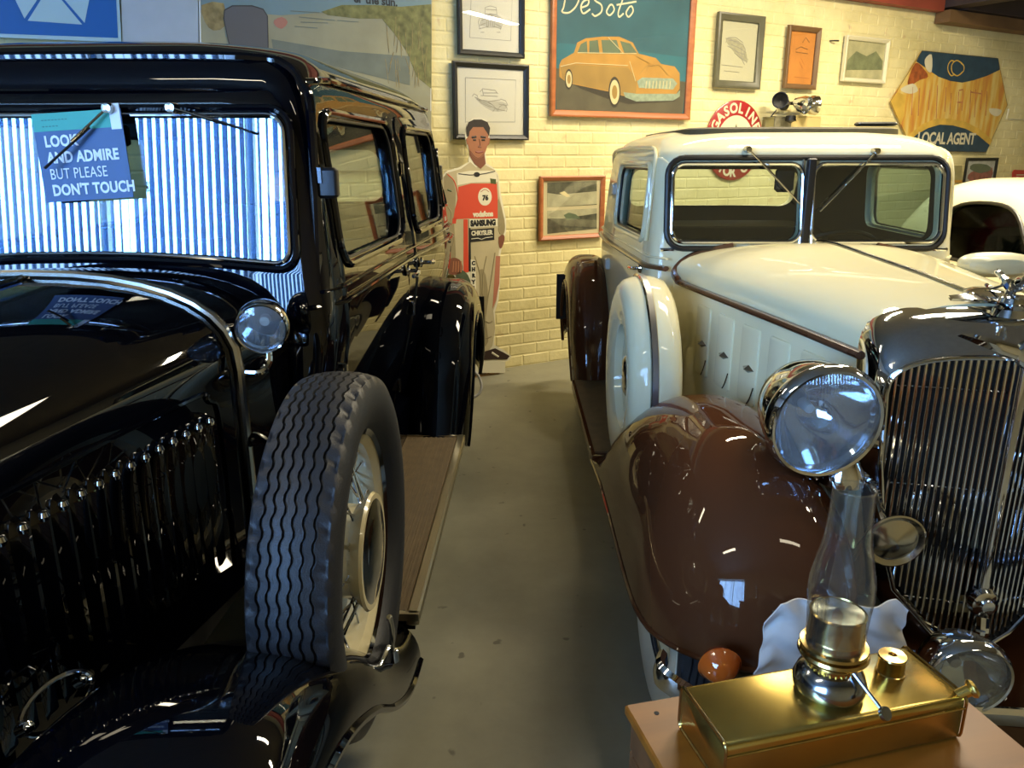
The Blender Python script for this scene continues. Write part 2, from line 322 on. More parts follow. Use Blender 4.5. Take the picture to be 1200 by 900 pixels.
# ------------------------------------------------------------------ flat things on the wall
class Flat:
    """a flat thing on a plane; local x along it, y into it, z up; pixel helpers for its print"""
    def __init__(self, name, label, cat, px, py, plane=WALL, off=.012, group=None):
        self.P = plane; self.s, self.z = plane.sz(px, py); self.off = off; self.k = 0
        self.t = thing(name, label, cat, plane.pt(self.s, self.z, off), plane.a, group)
        self.PP = Plane(plane.pt(0, 0, off), plane.a)                                # the offset plane, for pixels
        self.s0, self.z0 = self.PP.sz(px, py)
        self.t.location = self.PP.pt(self.s0, self.z0)
    def q(self, px, py): s, z = self.PP.sz(px, py); return (s - self.s0, z - self.z0)
    def poly(self, name, pts, m, d0, d1, raw=False, parent=None, sm=0, **kw):
        P = pts if raw else [self.q(*p) for p in pts]
        if sm: P = cr(P, sm, True)
        n = len(P); b = B(); b.add([(x, -d1, z) for x, z in P] + [(x, -d0, z) for x, z in P], [list(range(n)), list(range(2*n-1, n-1, -1))] + [[i, (i+1) % n, n+(i+1) % n, n+i] for i in range(n)])
        return b.obj(name, m, parent or self.t, 0, **kw)
    def stroke(self, name, lines, wd, m, d, parent=None, raw=False, **kw):
        b = B()
        for L in lines:
            P = [Vector((x, -d, z)) for x, z in (L if raw else [self.q(*p) for p in L])]
            b.tube(P, wd*.6, 4, sx=.3)
        return b.obj(name, m, parent or self.t, 0, **kw)
    def text(self, name, txt, px, py, hpx, m, d, offset=0, spacing=1, shear=0, rot=0, align='CENTER', sx=1, parent=None):
        x, z = self.q(px, py); size = hpx * self.PP.scale(px, py) * 1.38
        me = text_mesh(txt, size, m, .0006, offset, spacing, shear, align)
        o = link(name, me, parent or self.t, (x, -d, z), (pi/2, rot, 0)); o.scale = (sx, 1, 1); return o
    def rect(self, c):
        q = [self.q(*p) for p in c]; return (q[0][0]+q[3][0])/2, (q[1][0]+q[2][0])/2, (q[2][1]+q[3][1])/2, (q[0][1]+q[1][1])/2
def framed(name, label, cat, c, fw, fd, mf, mb, mount=None, group=None, glassy=True, off=.02, plane=WALL):
    """c: corners in the photograph LT RT RB LB of the frame's outside"""
    cx = sum(p[0] for p in c)/4; cy = sum(p[1] for p in c)/4
    fl = Flat(name, label, cat, cx, cy, plane, off, group); x0, x1, z0, z1 = fl.rect(c); fl.r = (x0, x1, z0, z1)
    b = B(); rows = []
    for q, d in ((0, 0), (0, -fd), (fw*.25, -fd-.004), (fw*.8, -fd*.8), (fw, -fd*.5), (fw, 0)):
        rows.append([(x0+q, d, z0+q), (x1-q, d, z0+q), (x1-q, d, z1-q), (x0+q, d, z1-q)])
    b.grid(rows, cu=True); b.obj('frame', mf, fl.t, 30)
    fl.poly('print', [(x0+fw*.5, z0+fw*.5), (x1-fw*.5, z0+fw*.5), (x1-fw*.5, z1-fw*.5), (x0+fw*.5, z1-fw*.5)], mb, .001, .004, raw=True)
    if glassy:
        b = B(); b.box(x0+fw*.9, x1-fw*.9, -fd*.55-.001, -fd*.55+.001, z0+fw*.9, z1-fw*.9); b.obj('picture_glass', M['pglass'], fl.t, 0)
    return fl
pap = mat('print_paper', (222, 218, 200), .6); pencil = mat('pencil_grey', (150, 146, 132), .7); pencil2 = mat('pencil_dark', (112, 110, 100), .7); ink = mat('ink_line', (70, 68, 60), .7)
# two pencil prints, one above the other
f1 = framed('picture_frame', 'black framed pencil print of a car seen head on, upper of two above the standee', 'picture', [(535, -38), (615, -33), (611, 69), (535, 64)], .035, .025, M['blackframe'], pap)
f1.stroke('printed_border', [[(552, -10), (600, -7), (598, 48), (550, 44), (552, -10)]], .002, ink, .005)
f1.poly('pencil_shading', [(562, 30), (564, 22), (570, 16), (580, 17), (586, 24), (586, 33), (574, 31)], mat('pencil_wash', (196, 192, 176), .7), .0042, .0048, sm=2)
f1.stroke('pencil_drawing', [[(562, 34), (560, 26), (563, 19), (568, 17), (568, 9), (574, 7), (581, 9), (582, 18), (587, 21), (588, 29), (586, 35)], [(568, 17), (582, 17)], [(570, 32), (570, 20), (574, 16), (579, 20), (579, 32), (570, 32)],
    [(561, 34), (572, 31)], [(578, 31), (587, 34)], [(563, 38), (567, 38)], [(582, 38), (586, 38)], [(572, 20), (572, 31)], [(574.5, 17), (574.5, 31)], [(577, 20), (577, 31)], [(564, 24), (569, 22)], [(581, 23), (586, 26)], [(562, 30), (569, 27)], [(580, 28), (587, 32)], [(569, 11), (582, 12)]], .003, pencil, .005)
f2 = framed('picture_frame', 'black framed pencil print of an open car, lower of two behind the standee head', 'picture', [(530, 71), (618, 77), (618, 164), (530, 164)], .035, .025, M['blackframe'], pap)
f2.stroke('printed_border', [[(545, 91), (604, 94), (603, 143), (545, 143), (545, 91)]], .002, ink, .005)
f2.poly('pencil_shading', [(556, 113), (566, 118), (580, 118), (594, 122), (590, 130), (576, 130), (562, 121)], bpy.data.materials['pencil_wash'], .0042, .0048, sm=2)
f2.stroke('pencil_drawing', [[(553, 113), (555, 110), (559, 112), (560, 117), (570, 118), (578, 124), (583, 130), (585, 125), (590, 122), (594, 127), (593, 131)], [(562, 108), (565, 104), (580, 106), (583, 110)], [(565, 105), (566, 112)], [(560, 117), (564, 121), (575, 126)],
    [(577, 131), (580, 127), (584, 128)], [(586, 116), (592, 118), (595, 124)], [(563, 112), (583, 113)], [(572, 119), (586, 117)], [(556, 114), (575, 122)], [(558, 116), (580, 127)], [(566, 109), (582, 109)], [(584, 122), (594, 124)], [(582, 128), (592, 130)]], .0032, pencil, .005)
# the big poster of a saloon
sky1 = mat('poster_sky', (44, 92, 104), .6, noise=.25, nscale=2.5); sky2 = mat('poster_sky_low', (42, 108, 120), .6, noise=.15, nscale=3); road = mat('poster_road', (92, 86, 66), .7, noise=.2)
yl = mat('poster_yellow', (186, 138, 58), .6, noise=.1); tn = mat('poster_tan', (160, 126, 60), .6, noise=.12); chr_ = mat('poster_chrome', (150, 164, 140), .6, noise=.2, nscale=30); gl_ = mat('poster_glass', (96, 110, 84), .6, noise=.2); crm = mat('poster_cream', (214, 200, 150), .6); dk = mat('poster_dark', (56, 50, 40), .7)
d = framed('framed_poster', 'large wooden framed poster of a yellow saloon under script lettering', 'poster', [(648, -50), (818, -40), (804, 140), (641, 137)], .045, .03, M['pine'], sky1)
d.poly('road_print', [(650, 80), (652, 131), (799, 134), (804, 96), (700, 84)], road, .004, .0048)
d.poly('sky_band', [(652, 50), (651, 80), (804, 96), (808, 68), (730, 58)], sky2, .004, .0045)
car = [(655, 76), (658, 70), (672, 62), (676, 50), (686, 45), (705, 43), (725, 43), (741, 50), (748, 63), (768, 68), (774, 75), (790, 78), (796, 86), (796, 104), (790, 113), (745, 115), (728, 112), (716, 108), (672, 99), (660, 94), (655, 90)]
d.poly('shadow_print', [(656, 90), (680, 104), (712, 116), (735, 122), (790, 119), (796, 108), (740, 100)], dk, .0048, .0052)
d.poly('saloon_print', car, yl, .005, .0056)
d.poly('lower_body_print', [(656, 78), (674, 76), (735, 79), (742, 88), (746, 96), (744, 113), (728, 111), (716, 107), (672, 98), (659, 93)], tn, .0056, .0061)
d.poly('window_print', [(676, 62), (680, 52), (687, 48), (688, 63)], gl_, .006, .0064); d.poly('window_print', [(690, 63), (690, 48), (700, 47), (702, 63)], gl_, .006, .0064)
d.poly('window_print', [(706, 63), (704, 47), (722, 47), (727, 63)], gl_, .006, .0064); d.poly('windscreen_print', [(731, 62), (726, 48), (738, 51), (746, 62)], gl_, .006, .0064)
d.poly('grille_print', [(746, 95), (752, 91), (788, 92), (793, 98), (788, 105), (748, 103)], chr_, .0064, .0068)
d.poly('bumper_print', [(730, 108), (745, 110), (792, 110), (796, 106), (796, 113), (788, 118), (745, 119), (732, 114)], chr_, .0064, .0068)
d.stroke('grille_teeth_print', [[(x, 95), (x-1, 104)] for x in range(757, 788, 4)], .006, crm, .007)
for cx_, cy_, rx, ry in ((719.5, 108, 7, 18), (666, 93, 4.5, 12)):
    d.poly('tyre_print', [(cx_+rx*cos(a), cy_+ry*sin(a)) for a in [k*pi/12 for k in range(24)]], dk, .0068, .0074)
    d.poly('whitewall_print', [(cx_+rx*.8*cos(a), cy_+ry*.8*sin(a)) for a in [k*pi/12 for k in range(24)]], crm, .0074, .0078)
    d.poly('wheel_print', [(cx_+rx*.45*cos(a), cy_+ry*.45*sin(a)) for a in [k*pi/12 for k in range(24)]], tn, .0078, .0082)
d.stroke('trim_line_print', [[(656, 78), (674, 74), (735, 77)], [(712, 44), (730, 63)], [(737, 72), (744, 95)], [(676, 62), (745, 63)]], .004, crm, .0085)
d.stroke('bonnet_line_print', [[(745, 66), (760, 74), (757, 84)], [(748, 88), (756, 78), (772, 76), (782, 88)]], .004, tn, .0085)
# script lettering, drawn as strokes: De Soto
scr = mat('script_cream', (222, 214, 176), .6)
D = [[(663, -8), (660, 8), (658, 14), (666, 15), (674, 8), (678, -2), (675, -8), (664, -8)], [(681, 9), (688, 6), (689, 0), (683, 2), (680, 9), (683, 16), (691, 11)],
     [(707, -6), (700, -6), (696, 0), (704, 6), (704, 14), (697, 19), (693, 16)], [(714, 6), (710, 14), (714, 18), (719, 12), (717, 6), (714, 6)],
     [(729, 0), (724, 14), (725, 20), (730, 16)], [(722, 6), (745, 2)], [(737, 8), (733, 15), (736, 20), (741, 14), (740, 8), (737, 8)]]
d.stroke('lettering', [cr(L, 5) for L in D], .010, scr, .007)
# lower framed photographs
ph1 = mat('photo_dark', (84, 84, 66), .6, noise=.6, nscale=16); ph2 = mat('photo_light', (176, 172, 140), .6, noise=.25, nscale=9)
p3 = framed('picture_frame', 'pine framed pair of old photographs hanging low beside the cream car', 'picture', [(631, 207), (707, 205), (706, 278), (631, 282)], .035, .025, M['pine'], mat('mount_cream', (208, 196, 156), .6))
p3.poly('photograph', [(641, 214), (699, 212), (699, 240), (641, 243)], ph1, .004, .005); p3.poly('photograph', [(641, 247), (699, 244), (699, 268), (641, 274)], ph1, .004, .005)
p3.poly('photograph_road', [(641, 226), (655, 228), (699, 224), (699, 239), (641, 243)], ph2, .005, .0056); p3.poly('photograph_road', [(641, 247), (699, 244), (699, 250), (660, 256), (641, 256)], ph2, .005, .0056)
p3.poly('photograph_car', [(655, 226), (661, 224), (668, 230), (664, 231)], crm, .0056, .006); p3.poly('photograph_car', [(660, 252), (666, 249), (674, 251), (680, 256), (664, 258)], gl_, .0056, .006)
# three frames right of the poster
p4 = framed('picture_frame', 'grey green framed sketch to the right of the big poster', 'picture', [(841, 14), (895, 20), (887, 105), (834, 102)], .055, .03, M['greenframe'], mat('sketch_paper', (196, 192, 160), .6))
p4.poly('pencil_shading', [(850, 46), (862, 46), (872, 56), (875, 72), (866, 68), (856, 56)], mat('sketch_wash', (168, 164, 134), .7, noise=.15, nscale=30), .0042, .0048, sm=2)
p4.stroke('pencil_drawing', [[(850, 45), (856, 46), (862, 50), (870, 52), (873, 58), (872, 66), (876, 70), (874, 74)], [(852, 54), (860, 58), (866, 64), (872, 76)], [(850, 50), (853, 44), (862, 44), (870, 50)], [(860, 62), (870, 70)], [(864, 55), (874, 62)], [(853, 47), (866, 49)], [(856, 52), (870, 58)], [(862, 60), (872, 64)], [(866, 66), (875, 73)], [(868, 55), (869, 70)]], .005, pencil, .005)
p4.stroke('signature', [[(845, 76), (870, 79)], [(848, 83), (866, 85)]], .003, pencil2, .005)
p5 = framed('picture_frame', 'narrow bronze framed orange print above the wall lamp', 'picture', [(923, 29), (961, 34), (952, 106), (916, 103)], .04, .03, M['bronzeframe'], mat('orange_print', (206, 134, 58), .6, noise=.12, nscale=6))
p5.stroke('lettering', [[(932, 58), (938, 55), (946, 58)], [(932, 61), (946, 63)], [(940, 50), (944, 44), (948, 50)]], .006, mat('orange_print_ink', (140, 96, 44), .6), .005)
p5.stroke('small_print', [[(930, 90), (948, 92)], [(936, 72), (940, 80)], [(942, 76), (938, 68)]], .004, mat('orange_print_line', (186, 112, 44), .6), .005)
p6 = framed('picture_frame', 'cream framed landscape print beside the hexagonal sign', 'picture', [(990, 42), (1040, 46), (1035, 98), (984, 96)], .035, .03, M['creamframe'], mat('landscape_print', (190, 184, 140), .6, noise=.25, nscale=7))
p6.poly('hill_print', [(993, 70), (1003, 60), (1015, 66), (1026, 60), (1034, 72), (1033, 82), (991, 82)], mat('landscape_green', (128, 134, 96), .6, noise=.3, nscale=12), .005, .0056)
b = B(); b.tube([(0, 0, 0), (.02, -.03, .0), (.06, -.045, .0)], .006); s, z = WALL.sz(972, 48); o = b.obj('wall_hook', M['dark2']); tag(o, 'small dark metal hook between the orange print and cream frame', 'hook'); wobj(o, s, z, .003)
# round GASOLINE sign
red = mat('enamel_red', (150, 30, 28), .35, noise=.12, coat=.4); enw = mat('enamel_cream', (212, 204, 172), .35, noise=.06, coat=.3); green = mat('enamel_green', (74, 84, 48), .4)
g = Flat('round_sign', 'round red enamel gasoline sign with a star, half hidden by the cream car roof', 'sign', 860, 165, off=.015)
R = 43.5 * g.PP.scale(860, 165) * 1.03
b = B(); b.lathe([(0, 0), (R, 0), (R, -.008), (R*.975, -.012), (0, -.012)], 48, axis='y', cap=False); b.obj('sign_plate', red, g.t)
b = B(); b.lathe([(0, -.0122), (R*.63, -.0122), (R*.63, -.0132), (0, -.0132)], 40, axis='y', cap=False); b.obj('centre_disc', enw, g.t)
st_ = [(R*(.42 if k % 2 == 0 else .17)*sin(k*pi/5), R*(.42 if k % 2 == 0 else .17)*cos(k*pi/5)) for k in range(10)]
g.poly('star', st_, green, .0132, .0145, raw=True)
for word, a0, sp, up in (('GASOLINE', 0, .315, 1), ('MOTOR OIL', pi, .27, -1)):
    for i, ch in enumerate(word):
        if ch == ' ': continue
        a = a0 + (i - (len(word)-1)/2) * sp * (1 if up == 1 else -1)
        me = text_mesh(ch, R*.34, enw, .0008, R*.012); o = link('letter', me, g.t, (R*.80*sin(a), -.0125, R*.80*cos(a)), (pi/2, (a if up == 1 else a-pi), 0))
# wall lamp (twin spotlights) and boxes on a ledge below
lp = thing('wall_lamp', 'chrome and black swivel spotlight on the brick wall under the orange print', 'lamp', WALL.pt(*WALL.sz(916, 122), .012), A)
b = B(); b.lathe([(.001, 0), (.05, 0), (.05, -.03), (.02, -.05), (.001, -.05)], 20, axis='y'); b.tube([(0, -.04, 0), (0, -.12, .0)], .014); b.obj('wall_mount', M['trim'], lp)
def head(x, y, z, r, L, rz, rx, m, nm='lamp_head'):
    b = B(); b.lathe([(.001, 0), (r*.45, 0), (r*.6, -.02), (r*.95, -L*.6), (r, -L), (r*.92, -L), (r*.85, -L*.7), (.001, -L*.5)], 24, T3(x, y, z, rx, 0, rz), axis='y', cap=False); return b.obj(nm, m, lp)
head(.0, -.13, .01, .072, .12, .2, .3, M['chrome']); head(-.13, -.10, .015, .065, .11, -.9, 0, M['trim']); head(.14, -.12, -.01, .08, .10, 1.3, 0, M['oldchrome'])
b = B(); b.lathe([(.001, 0), (.04, -.01), (.045, -.05), (.001, -.07)], 16, T3(-.02, -.12, -.09), axis='z'); b.obj('sensor', M['trim'], lp)
b = B(); b.tube([(0, -.02, 0), (.15, -.1, .0), (-.17, -.08, .0)], .01); b.obj('lamp_bar', M['steel'], lp)
b = B(); b.tube(cr([(-.10, -.03, -.05), (-.16, -.02, -.12), (-.22, -.02, -.19)], 5), .005); b.obj('flex', M['trim'], lp)
def wbox(x0, x1, y0, y1, label, m, dep, nm='cardboard_box'):
    s0, z1 = WALL.sz(x0, y0); s1, z0 = WALL.sz(x1, y1); o = thing(nm, label, 'box', WALL.pt((s0+s1)/2, z0, .012+dep/2), A); hw = (s1-s0)/2
    b = B(); b.box(-hw, hw, -dep/2, dep/2, 0, z1-z0, r=.006); b.obj('box_body', m, o); b = B(); b.box(-hw*.96, hw*.96, -dep/2*.96, dep/2*.96, z1-z0, z1-z0+.012); b.obj('lid', m, o); return z0
zz = wbox(921, 953, 137, 166, 'pale cream box on the wall ledge beneath the wall lamp', mat('box_cream', (206, 186, 124), .6), .05)
wbox(902, 919, 138, 166, 'small grey box on the ledge left of the cream box', mat('box_grey', (128, 122, 96), .6, noise=.2, nscale=30), .05)
wbox(892, 901, 139, 166, 'narrow olive tin at the left end of the wall ledge', mat('tin_olive', (120, 112, 70), .5), .04, 'storage_tin')
s0, z1 = WALL.sz(885, 167); s1, _ = WALL.sz(960, 167); b = B(); b.box(-(s1-s0)/2, (s1-s0)/2, -.20, 0, -.03, 0); o = b.obj('wall_ledge', M['cream'], sharp=0)
tag(o, 'narrow painted shelf carrying the small boxes under the wall lamp', 'shelf'); wobj(o, (s0+s1)/2, zz, .008)
# hexagonal agency sign
hx = Flat('hexagonal_sign', 'big weathered hexagonal yellow and blue enamel sign reading local agent', 'sign', 1112, 119, off=.02)
H6 = [(1079, 60), (1168, 69), (1179, 123), (1154, 178), (1068, 176), (1042, 119)]
ye = mat('enamel_yellow', (206, 168, 72), .5, noise=.2, nscale=7); bluee = mat('enamel_blue', (42, 66, 82), .4, noise=.25, nscale=10)
m, nt, bb = nmat('enamel_weathered_yellow'); tc = nt.nodes.new('ShaderNodeTexCoord'); mp = nt.nodes.new('ShaderNodeMapping'); mp.inputs['Scale'].default_value = (9, 1, 1.3)
nn = nt.nodes.new('ShaderNodeTexNoise'); nn.inputs['Scale'].default_value = 1.4; nn.inputs['Detail'].default_value = 8; rp = nt.nodes.new('ShaderNodeValToRGB'); e = rp.color_ramp.elements
e[0].position = .36; e[0].color = (*lin((196, 132, 60)), 1); e[1].position = .62; e[1].color = (*lin((216, 190, 112)), 1); e2 = e.new(.48); e2.color = (*lin((208, 162, 66)), 1)
nt.links.new(tc.outputs['Object'], mp.inputs[0]); nt.links.new(mp.outputs[0], nn.inputs['Vector']); nt.links.new(nn.outputs[0], rp.inputs[0]); nt.links.new(rp.outputs[0], bb.inputs['Base Color']); bb.inputs['Roughness'].default_value = .5
rustm = mat('rust_patch', (150, 78, 30), .8, noise=.4, nscale=20)
hx.poly('sign_plate', H6, m, .0, .014); hx.poly('blue_band', [(1079, 60), (1168, 69), (1170, 82), (1155, 89), (1140, 94), (1126, 97), (1112, 95), (1098, 90), (1085, 81), (1072, 72)], bluee, .014, .0152)
hx.poly('blue_band', [(1068, 176), (1154, 178), (1158, 170), (1145, 159), (1130, 151), (1115, 147), (1100, 146), (1086, 150), (1072, 158), (1064, 165)], bluee, .014, .0152)
hx.poly('yellow_arc', [(1064, 165), (1072, 158), (1086, 150), (1100, 146), (1115, 147), (1130, 151), (1145, 159), (1158, 170), (1161, 164), (1146, 151), (1130, 143), (1112, 139), (1096, 139), (1080, 145), (1068, 154), (1060, 160)], ye, .0152, .016)
hx.poly('yellow_corner', [(1042, 119), (1050, 108), (1060, 112), (1058, 135), (1054, 146)], ye, .0141, .0148); hx.poly('rust_stain', [(1062, 96), (1071, 74), (1080, 80), (1086, 90), (1076, 94), (1066, 100)], rustm, .0141, .0149, sm=3)
hx.poly('bare_patch', [(1054, 104), (1068, 98), (1074, 106), (1066, 110), (1057, 108)], enw, .0149, .0154, sm=3); hx.poly('bare_patch', [(1158, 127), (1172, 129), (1168, 136), (1160, 134)], enw, .0141, .0147, sm=3); hx.poly('bare_patch', [(1082, 70), (1090, 64), (1090, 84), (1084, 82)], enw, .0152, .0157, sm=3)
fade = mat('faded_lettering', (176, 116, 72), .6, noise=.25, nscale=16)
random.seed(3)
hx.stroke('faded_lettering', [[(x, 103 + random.uniform(-3, 6)), (x - 1.5, 136 + random.uniform(-8, 5))] for x in (1068, 1076, 1088, 1097, 1107, 1113, 1122, 1127, 1136, 1142, 1149, 1155)] + [[(1122, 106), (1127, 105)], [(1120, 120), (1127, 120)], [(1136, 108), (1148, 110)]], .011, fade, .0143)
hx.text('lettering', 'LOCAL AGENT', 1108, 163, 13, enw, .0166, offset=.004, spacing=.95, sx=.95)
hx.stroke('emblem', [cr([(1114 + 5*cos(a), 80 + 9*sin(a)) for a in (.9, 1.8, 2.8, 3.6, 4.5, 5.3)], 4), cr([(1120 + 7*cos(a), 80 + 9*sin(a)) for a in (.6, 1.6, 2.6, 3.6, 4.6, 5.6)], 4), cr([(1124 + 4*cos(a), 80 + 6*sin(a)) for a in (-1.5, -.5, .5, 1.5)], 4)], .010, ye, .0158)
hx.stroke('edge_rim', [H6 + [H6[0]]], .009, mat('sign_edge', (84, 76, 50), .5), .013)
# small pictures low on the right
q1 = framed('picture_frame', 'small black framed photo of a car below the hexagonal sign', 'picture', [(1131, 185), (1167, 185), (1165, 216), (1129, 215)], .03, .02, M['blackframe'], mat('photo_pale', (184, 186, 178), .6, noise=.2, nscale=14))
q1.poly('print_car', [(1134, 205), (1142, 200), (1152, 202), (1162, 196), (1160, 211), (1136, 212)], mat('photo_red', (150, 84, 70), .6, noise=.4, nscale=16), .005, .0056, sm=2); q1.poly('print_car', [(1136, 198), (1140, 192), (1156, 193), (1161, 199), (1148, 203)], gl_, .0052, .006, sm=2)
q2 = Flat('small_poster', 'small unframed olive grey print left of the black framed car photo', 'poster', 1120, 205, off=.012); q2.poly('paper', [(1113, 194), (1127, 194), (1127, 213), (1112, 213)], mat('olive_print', (150, 142, 96), .6, noise=.25, nscale=10), .0, .004); q2.poly('yellow_strip', [(1112, 211), (1127, 211), (1127, 214), (1112, 214)], yl, .004, .005)
q3 = Flat('small_sign', 'small red sign at the right edge below the hexagonal sign', 'sign', 1200, 205, off=.012); q3.poly('sign_plate', [(1186, 202), (1188, 199), (1216, 200), (1214, 211), (1186, 211)], mat('sign_red', (186, 56, 44), .4), .0, .01); q3.stroke('lettering', [[(1190, 205), (1209, 205)], [(1190, 208), (1205, 208)]], .008, enw, .011)
b = B(); s, z = WALL.sz(1192, 140); b.tube([(-.12, -.008, 0), (.5, -.008, 0), (.5, -.008, .6)], .006); b.tube([(-.12, -.012, 0), (-.12, -.02, .10)], .01)
o = b.obj('wall_conduit', M['creamframe']); tag(o, 'thin cream conduit with a hook on the wall right of the hexagonal sign', 'conduit'); wobj(o, s-.1, z, 0)
# left: banner, board, blue sign
bn = Flat('beach_banner', 'large printed beach scene banner on the wall behind the black sedan', 'banner', 370, 90, off=.03)
sand = mat('banner_sand', (148, 146, 118), .6, noise=.15, nscale=4); skyb = mat('banner_sky', (112, 138, 142), .6, noise=.08, nscale=2); grass = mat('banner_grass', (112, 112, 66), .7, noise=.45, nscale=22); gr2 = mat('banner_grass_tan', (142, 126, 80), .7, noise=.4, nscale=20); grb = mat('banner_grey', (92, 92, 92), .6); grl = mat('banner_grey_line', (60, 60, 58), .6); slate = mat('banner_slate', (108, 116, 104), .6, noise=.15)
bn.poly('banner_sheet', [(234, -60), (506, -48), (505, 200), (235, 200)], sand, .0, .004)
bn.poly('banner_sky', [(235, -59), (505, -47), (505, 6), (420, 12), (330, 18), (235, 12)], skyb, .004, .0048); bn.poly('banner_scrub', [(236, 6), (262, 4), (264, 30), (250, 36), (240, 26)], gr2, .0048, .0052, sm=2)
bn.poly('banner_grass', [(376, 14), (400, 6), (440, 6), (470, 8), (505, 5), (505, 104), (488, 90), (476, 60), (462, 40), (447, 22), (420, 22), (384, 18)], grass, .0048, .0054); bn.poly('banner_dune', [(318, 46), (400, 60), (480, 66), (480, 100), (320, 60)], slate, .0048, .0054)
random.seed(5)
bn.stroke('banner_reeds', [[(x, y), (x + random.uniform(-5, 5), y - random.uniform(14, 34))] for x, y in [(random.uniform(455, 500), random.uniform(50, 105)) for _ in range(26)]], .003, gr2, .0058)
bn.stroke('banner_lines', [[(340, 13), (374, 15)], [(350, 20), (392, 24)], [(352, 26), (384, 27)], [(345, 31), (372, 33)], [(395, 24), (420, 26)]], .004, slate, .0056)
bn.poly('banner_bird', [(321, 24), (330, 20), (337, 26), (330, 34), (322, 30)], mat('banner_pink', (170, 116, 100), .6), .0056, .0062, sm=2)
bn.poly('headstone_shape', [(270, 60), (262, 22), (263, 12), (272, 7), (295, 7), (308, 11), (313, 19), (314, 60)], grb, .0056, .0075); bn.stroke('headstone_outline', [[(270, 60), (262, 22), (263, 12), (272, 7), (295, 7), (308, 11), (313, 19), (314, 60)]], .005, grl, .0078)
bn.text('lettering', 'er the sun.', 440, 1, 9, mat('banner_ink', (44, 50, 50), .6), .006, offset=.002); bn.stroke('white_edge', [[(505, -48), (504.5, 130)]], .009, M['white'], .003); bn.stroke('white_edge', [[(233.5, -60), (236, 130)]], .009, M['white'], .003)
wb = Flat('white_board', 'plain pale board between the blue star sign and the beach banner', 'board', 190, 30, off=.02); wb.poly('panel', [(140, -60), (231, -60), (233, 160), (146, 160)], mat('board_pale', (168, 182, 190), .5, noise=.05), .0, .018)
bs = Flat('star_sign', 'blue sign with a white five part star above the black sedan roof', 'sign', 70, 0, off=.03); bblue = mat('sign_blue', (28, 96, 168), .4); bw = mat('sign_pale', (160, 196, 206), .45)
bs.poly('sign_plate', [(-60, -110), (134, -110), (142, 50), (-60, 42)], bw, .0, .02); bs.poly('blue_field', [(-55, -105), (131, -105), (138, 45), (-55, 38)], bblue, .02, .022)
x0, z0 = bs.q(58, -18); x1, _ = bs.q(28, 18); Rs = abs(bs.q(95, 20)[0] - bs.q(28, 16)[0]) / 2 / sin(pi/5)
for k in range(5):
    a0 = k*2*pi/5 + .035; a1 = (k+1)*2*pi/5 - .035; g0 = Rs*.04
    am = (a0+a1)/2 ; c0 = (x0 + g0*sin(am), z0 + g0*cos(am)); bs.poly('star_segment', [c0, (x0+Rs*sin(a0), z0+Rs*cos(a0)), (x0+Rs*sin(a1), z0+Rs*cos(a1))], bw, .022, .0245, raw=True)

# ------------------------------------------------------------------ the cardboard standee
SP_ = Plane(WALL.pt(*WALL.sz(578, 436)[:1], 0, .14), A)
sd = Flat('cardboard_standee', 'life size cardboard cutout of a man in a white and red racing suit', 'standee', 572, 437, plane=SP_, off=0)
sd.t.location = sd.PP.pt(sd.s0, 0); sd.z0 = 0
suit = mat('suit_print', (186, 174, 138), .55, noise=.07, nscale=9); suitsh = mat('suit_shade_print', (146, 134, 100), .55, noise=.1, nscale=9); redp = mat('suit_red_print', (206, 72, 46), .5); skin = mat('skin_print', (160, 104, 72), .55, noise=.06, nscale=12); skind = mat('skin_shade_print', (122, 74, 52), .55)
hair = mat('hair_print', (40, 30, 24), .6, noise=.2, nscale=30); blackp = mat('black_print', (28, 28, 28), .5); cardm = mat('card_edge', (222, 216, 190), .6); pinkp = mat('pink_print', (176, 112, 88), .55)
out = [(519, 205), (524, 200), (538, 196), (549, 190), (550, 178), (546, 168), (545, 156), (547, 145), (554, 139), (566, 139), (573, 145), (574, 157), (572, 168), (569, 175), (570, 191), (580, 198), (584, 205), (587, 228), (593, 258), (593, 272), (588, 290), (586, 300), (586, 330), (584, 352), (580, 365), (580, 385), (579, 404), (590, 410), (599, 417), (597, 422), (592, 424), (592, 437), (552, 437), (553, 360), (549, 342), (538, 330), (528, 318), (520, 300), (519, 250)]
sd.poly('card', out, cardm, -.005, .001)
sd.poly('suit', [(519, 208), (525, 202), (540, 198), (551, 190), (558, 196), (568, 193), (579, 199), (583, 206), (585, 229), (591, 259), (591, 272), (586, 282), (584, 300), (585, 330), (582, 352), (578, 364), (580, 384), (577, 405), (570, 414), (562, 416), (563, 380), (561, 350), (554, 330), (550, 310), (544, 295), (541, 322), (524, 322), (520, 290), (519, 250)], suit, .001, .002)
sd.poly('red_front', [(537, 219), (552, 215), (582, 215), (583, 232), (583, 256), (550, 256), (531, 257), (533, 245), (537, 230)], redp, .002, .0028); sd.poly('red_stripe', [(543, 257), (548, 257), (549, 319), (543, 319)], redp, .002, .0028); sd.poly('red_stripe', [(530, 256), (535, 255), (534, 262), (530, 262)], redp, .002, .0028)
sd.poly('black_stripe', [(549, 257), (551, 257), (552, 318), (549, 318)], blackp, .002, .0028); sd.poly('white_yoke', [(535, 203), (551, 200), (581, 200), (583, 213), (552, 214), (536, 217)], cardm, .002, .0027)
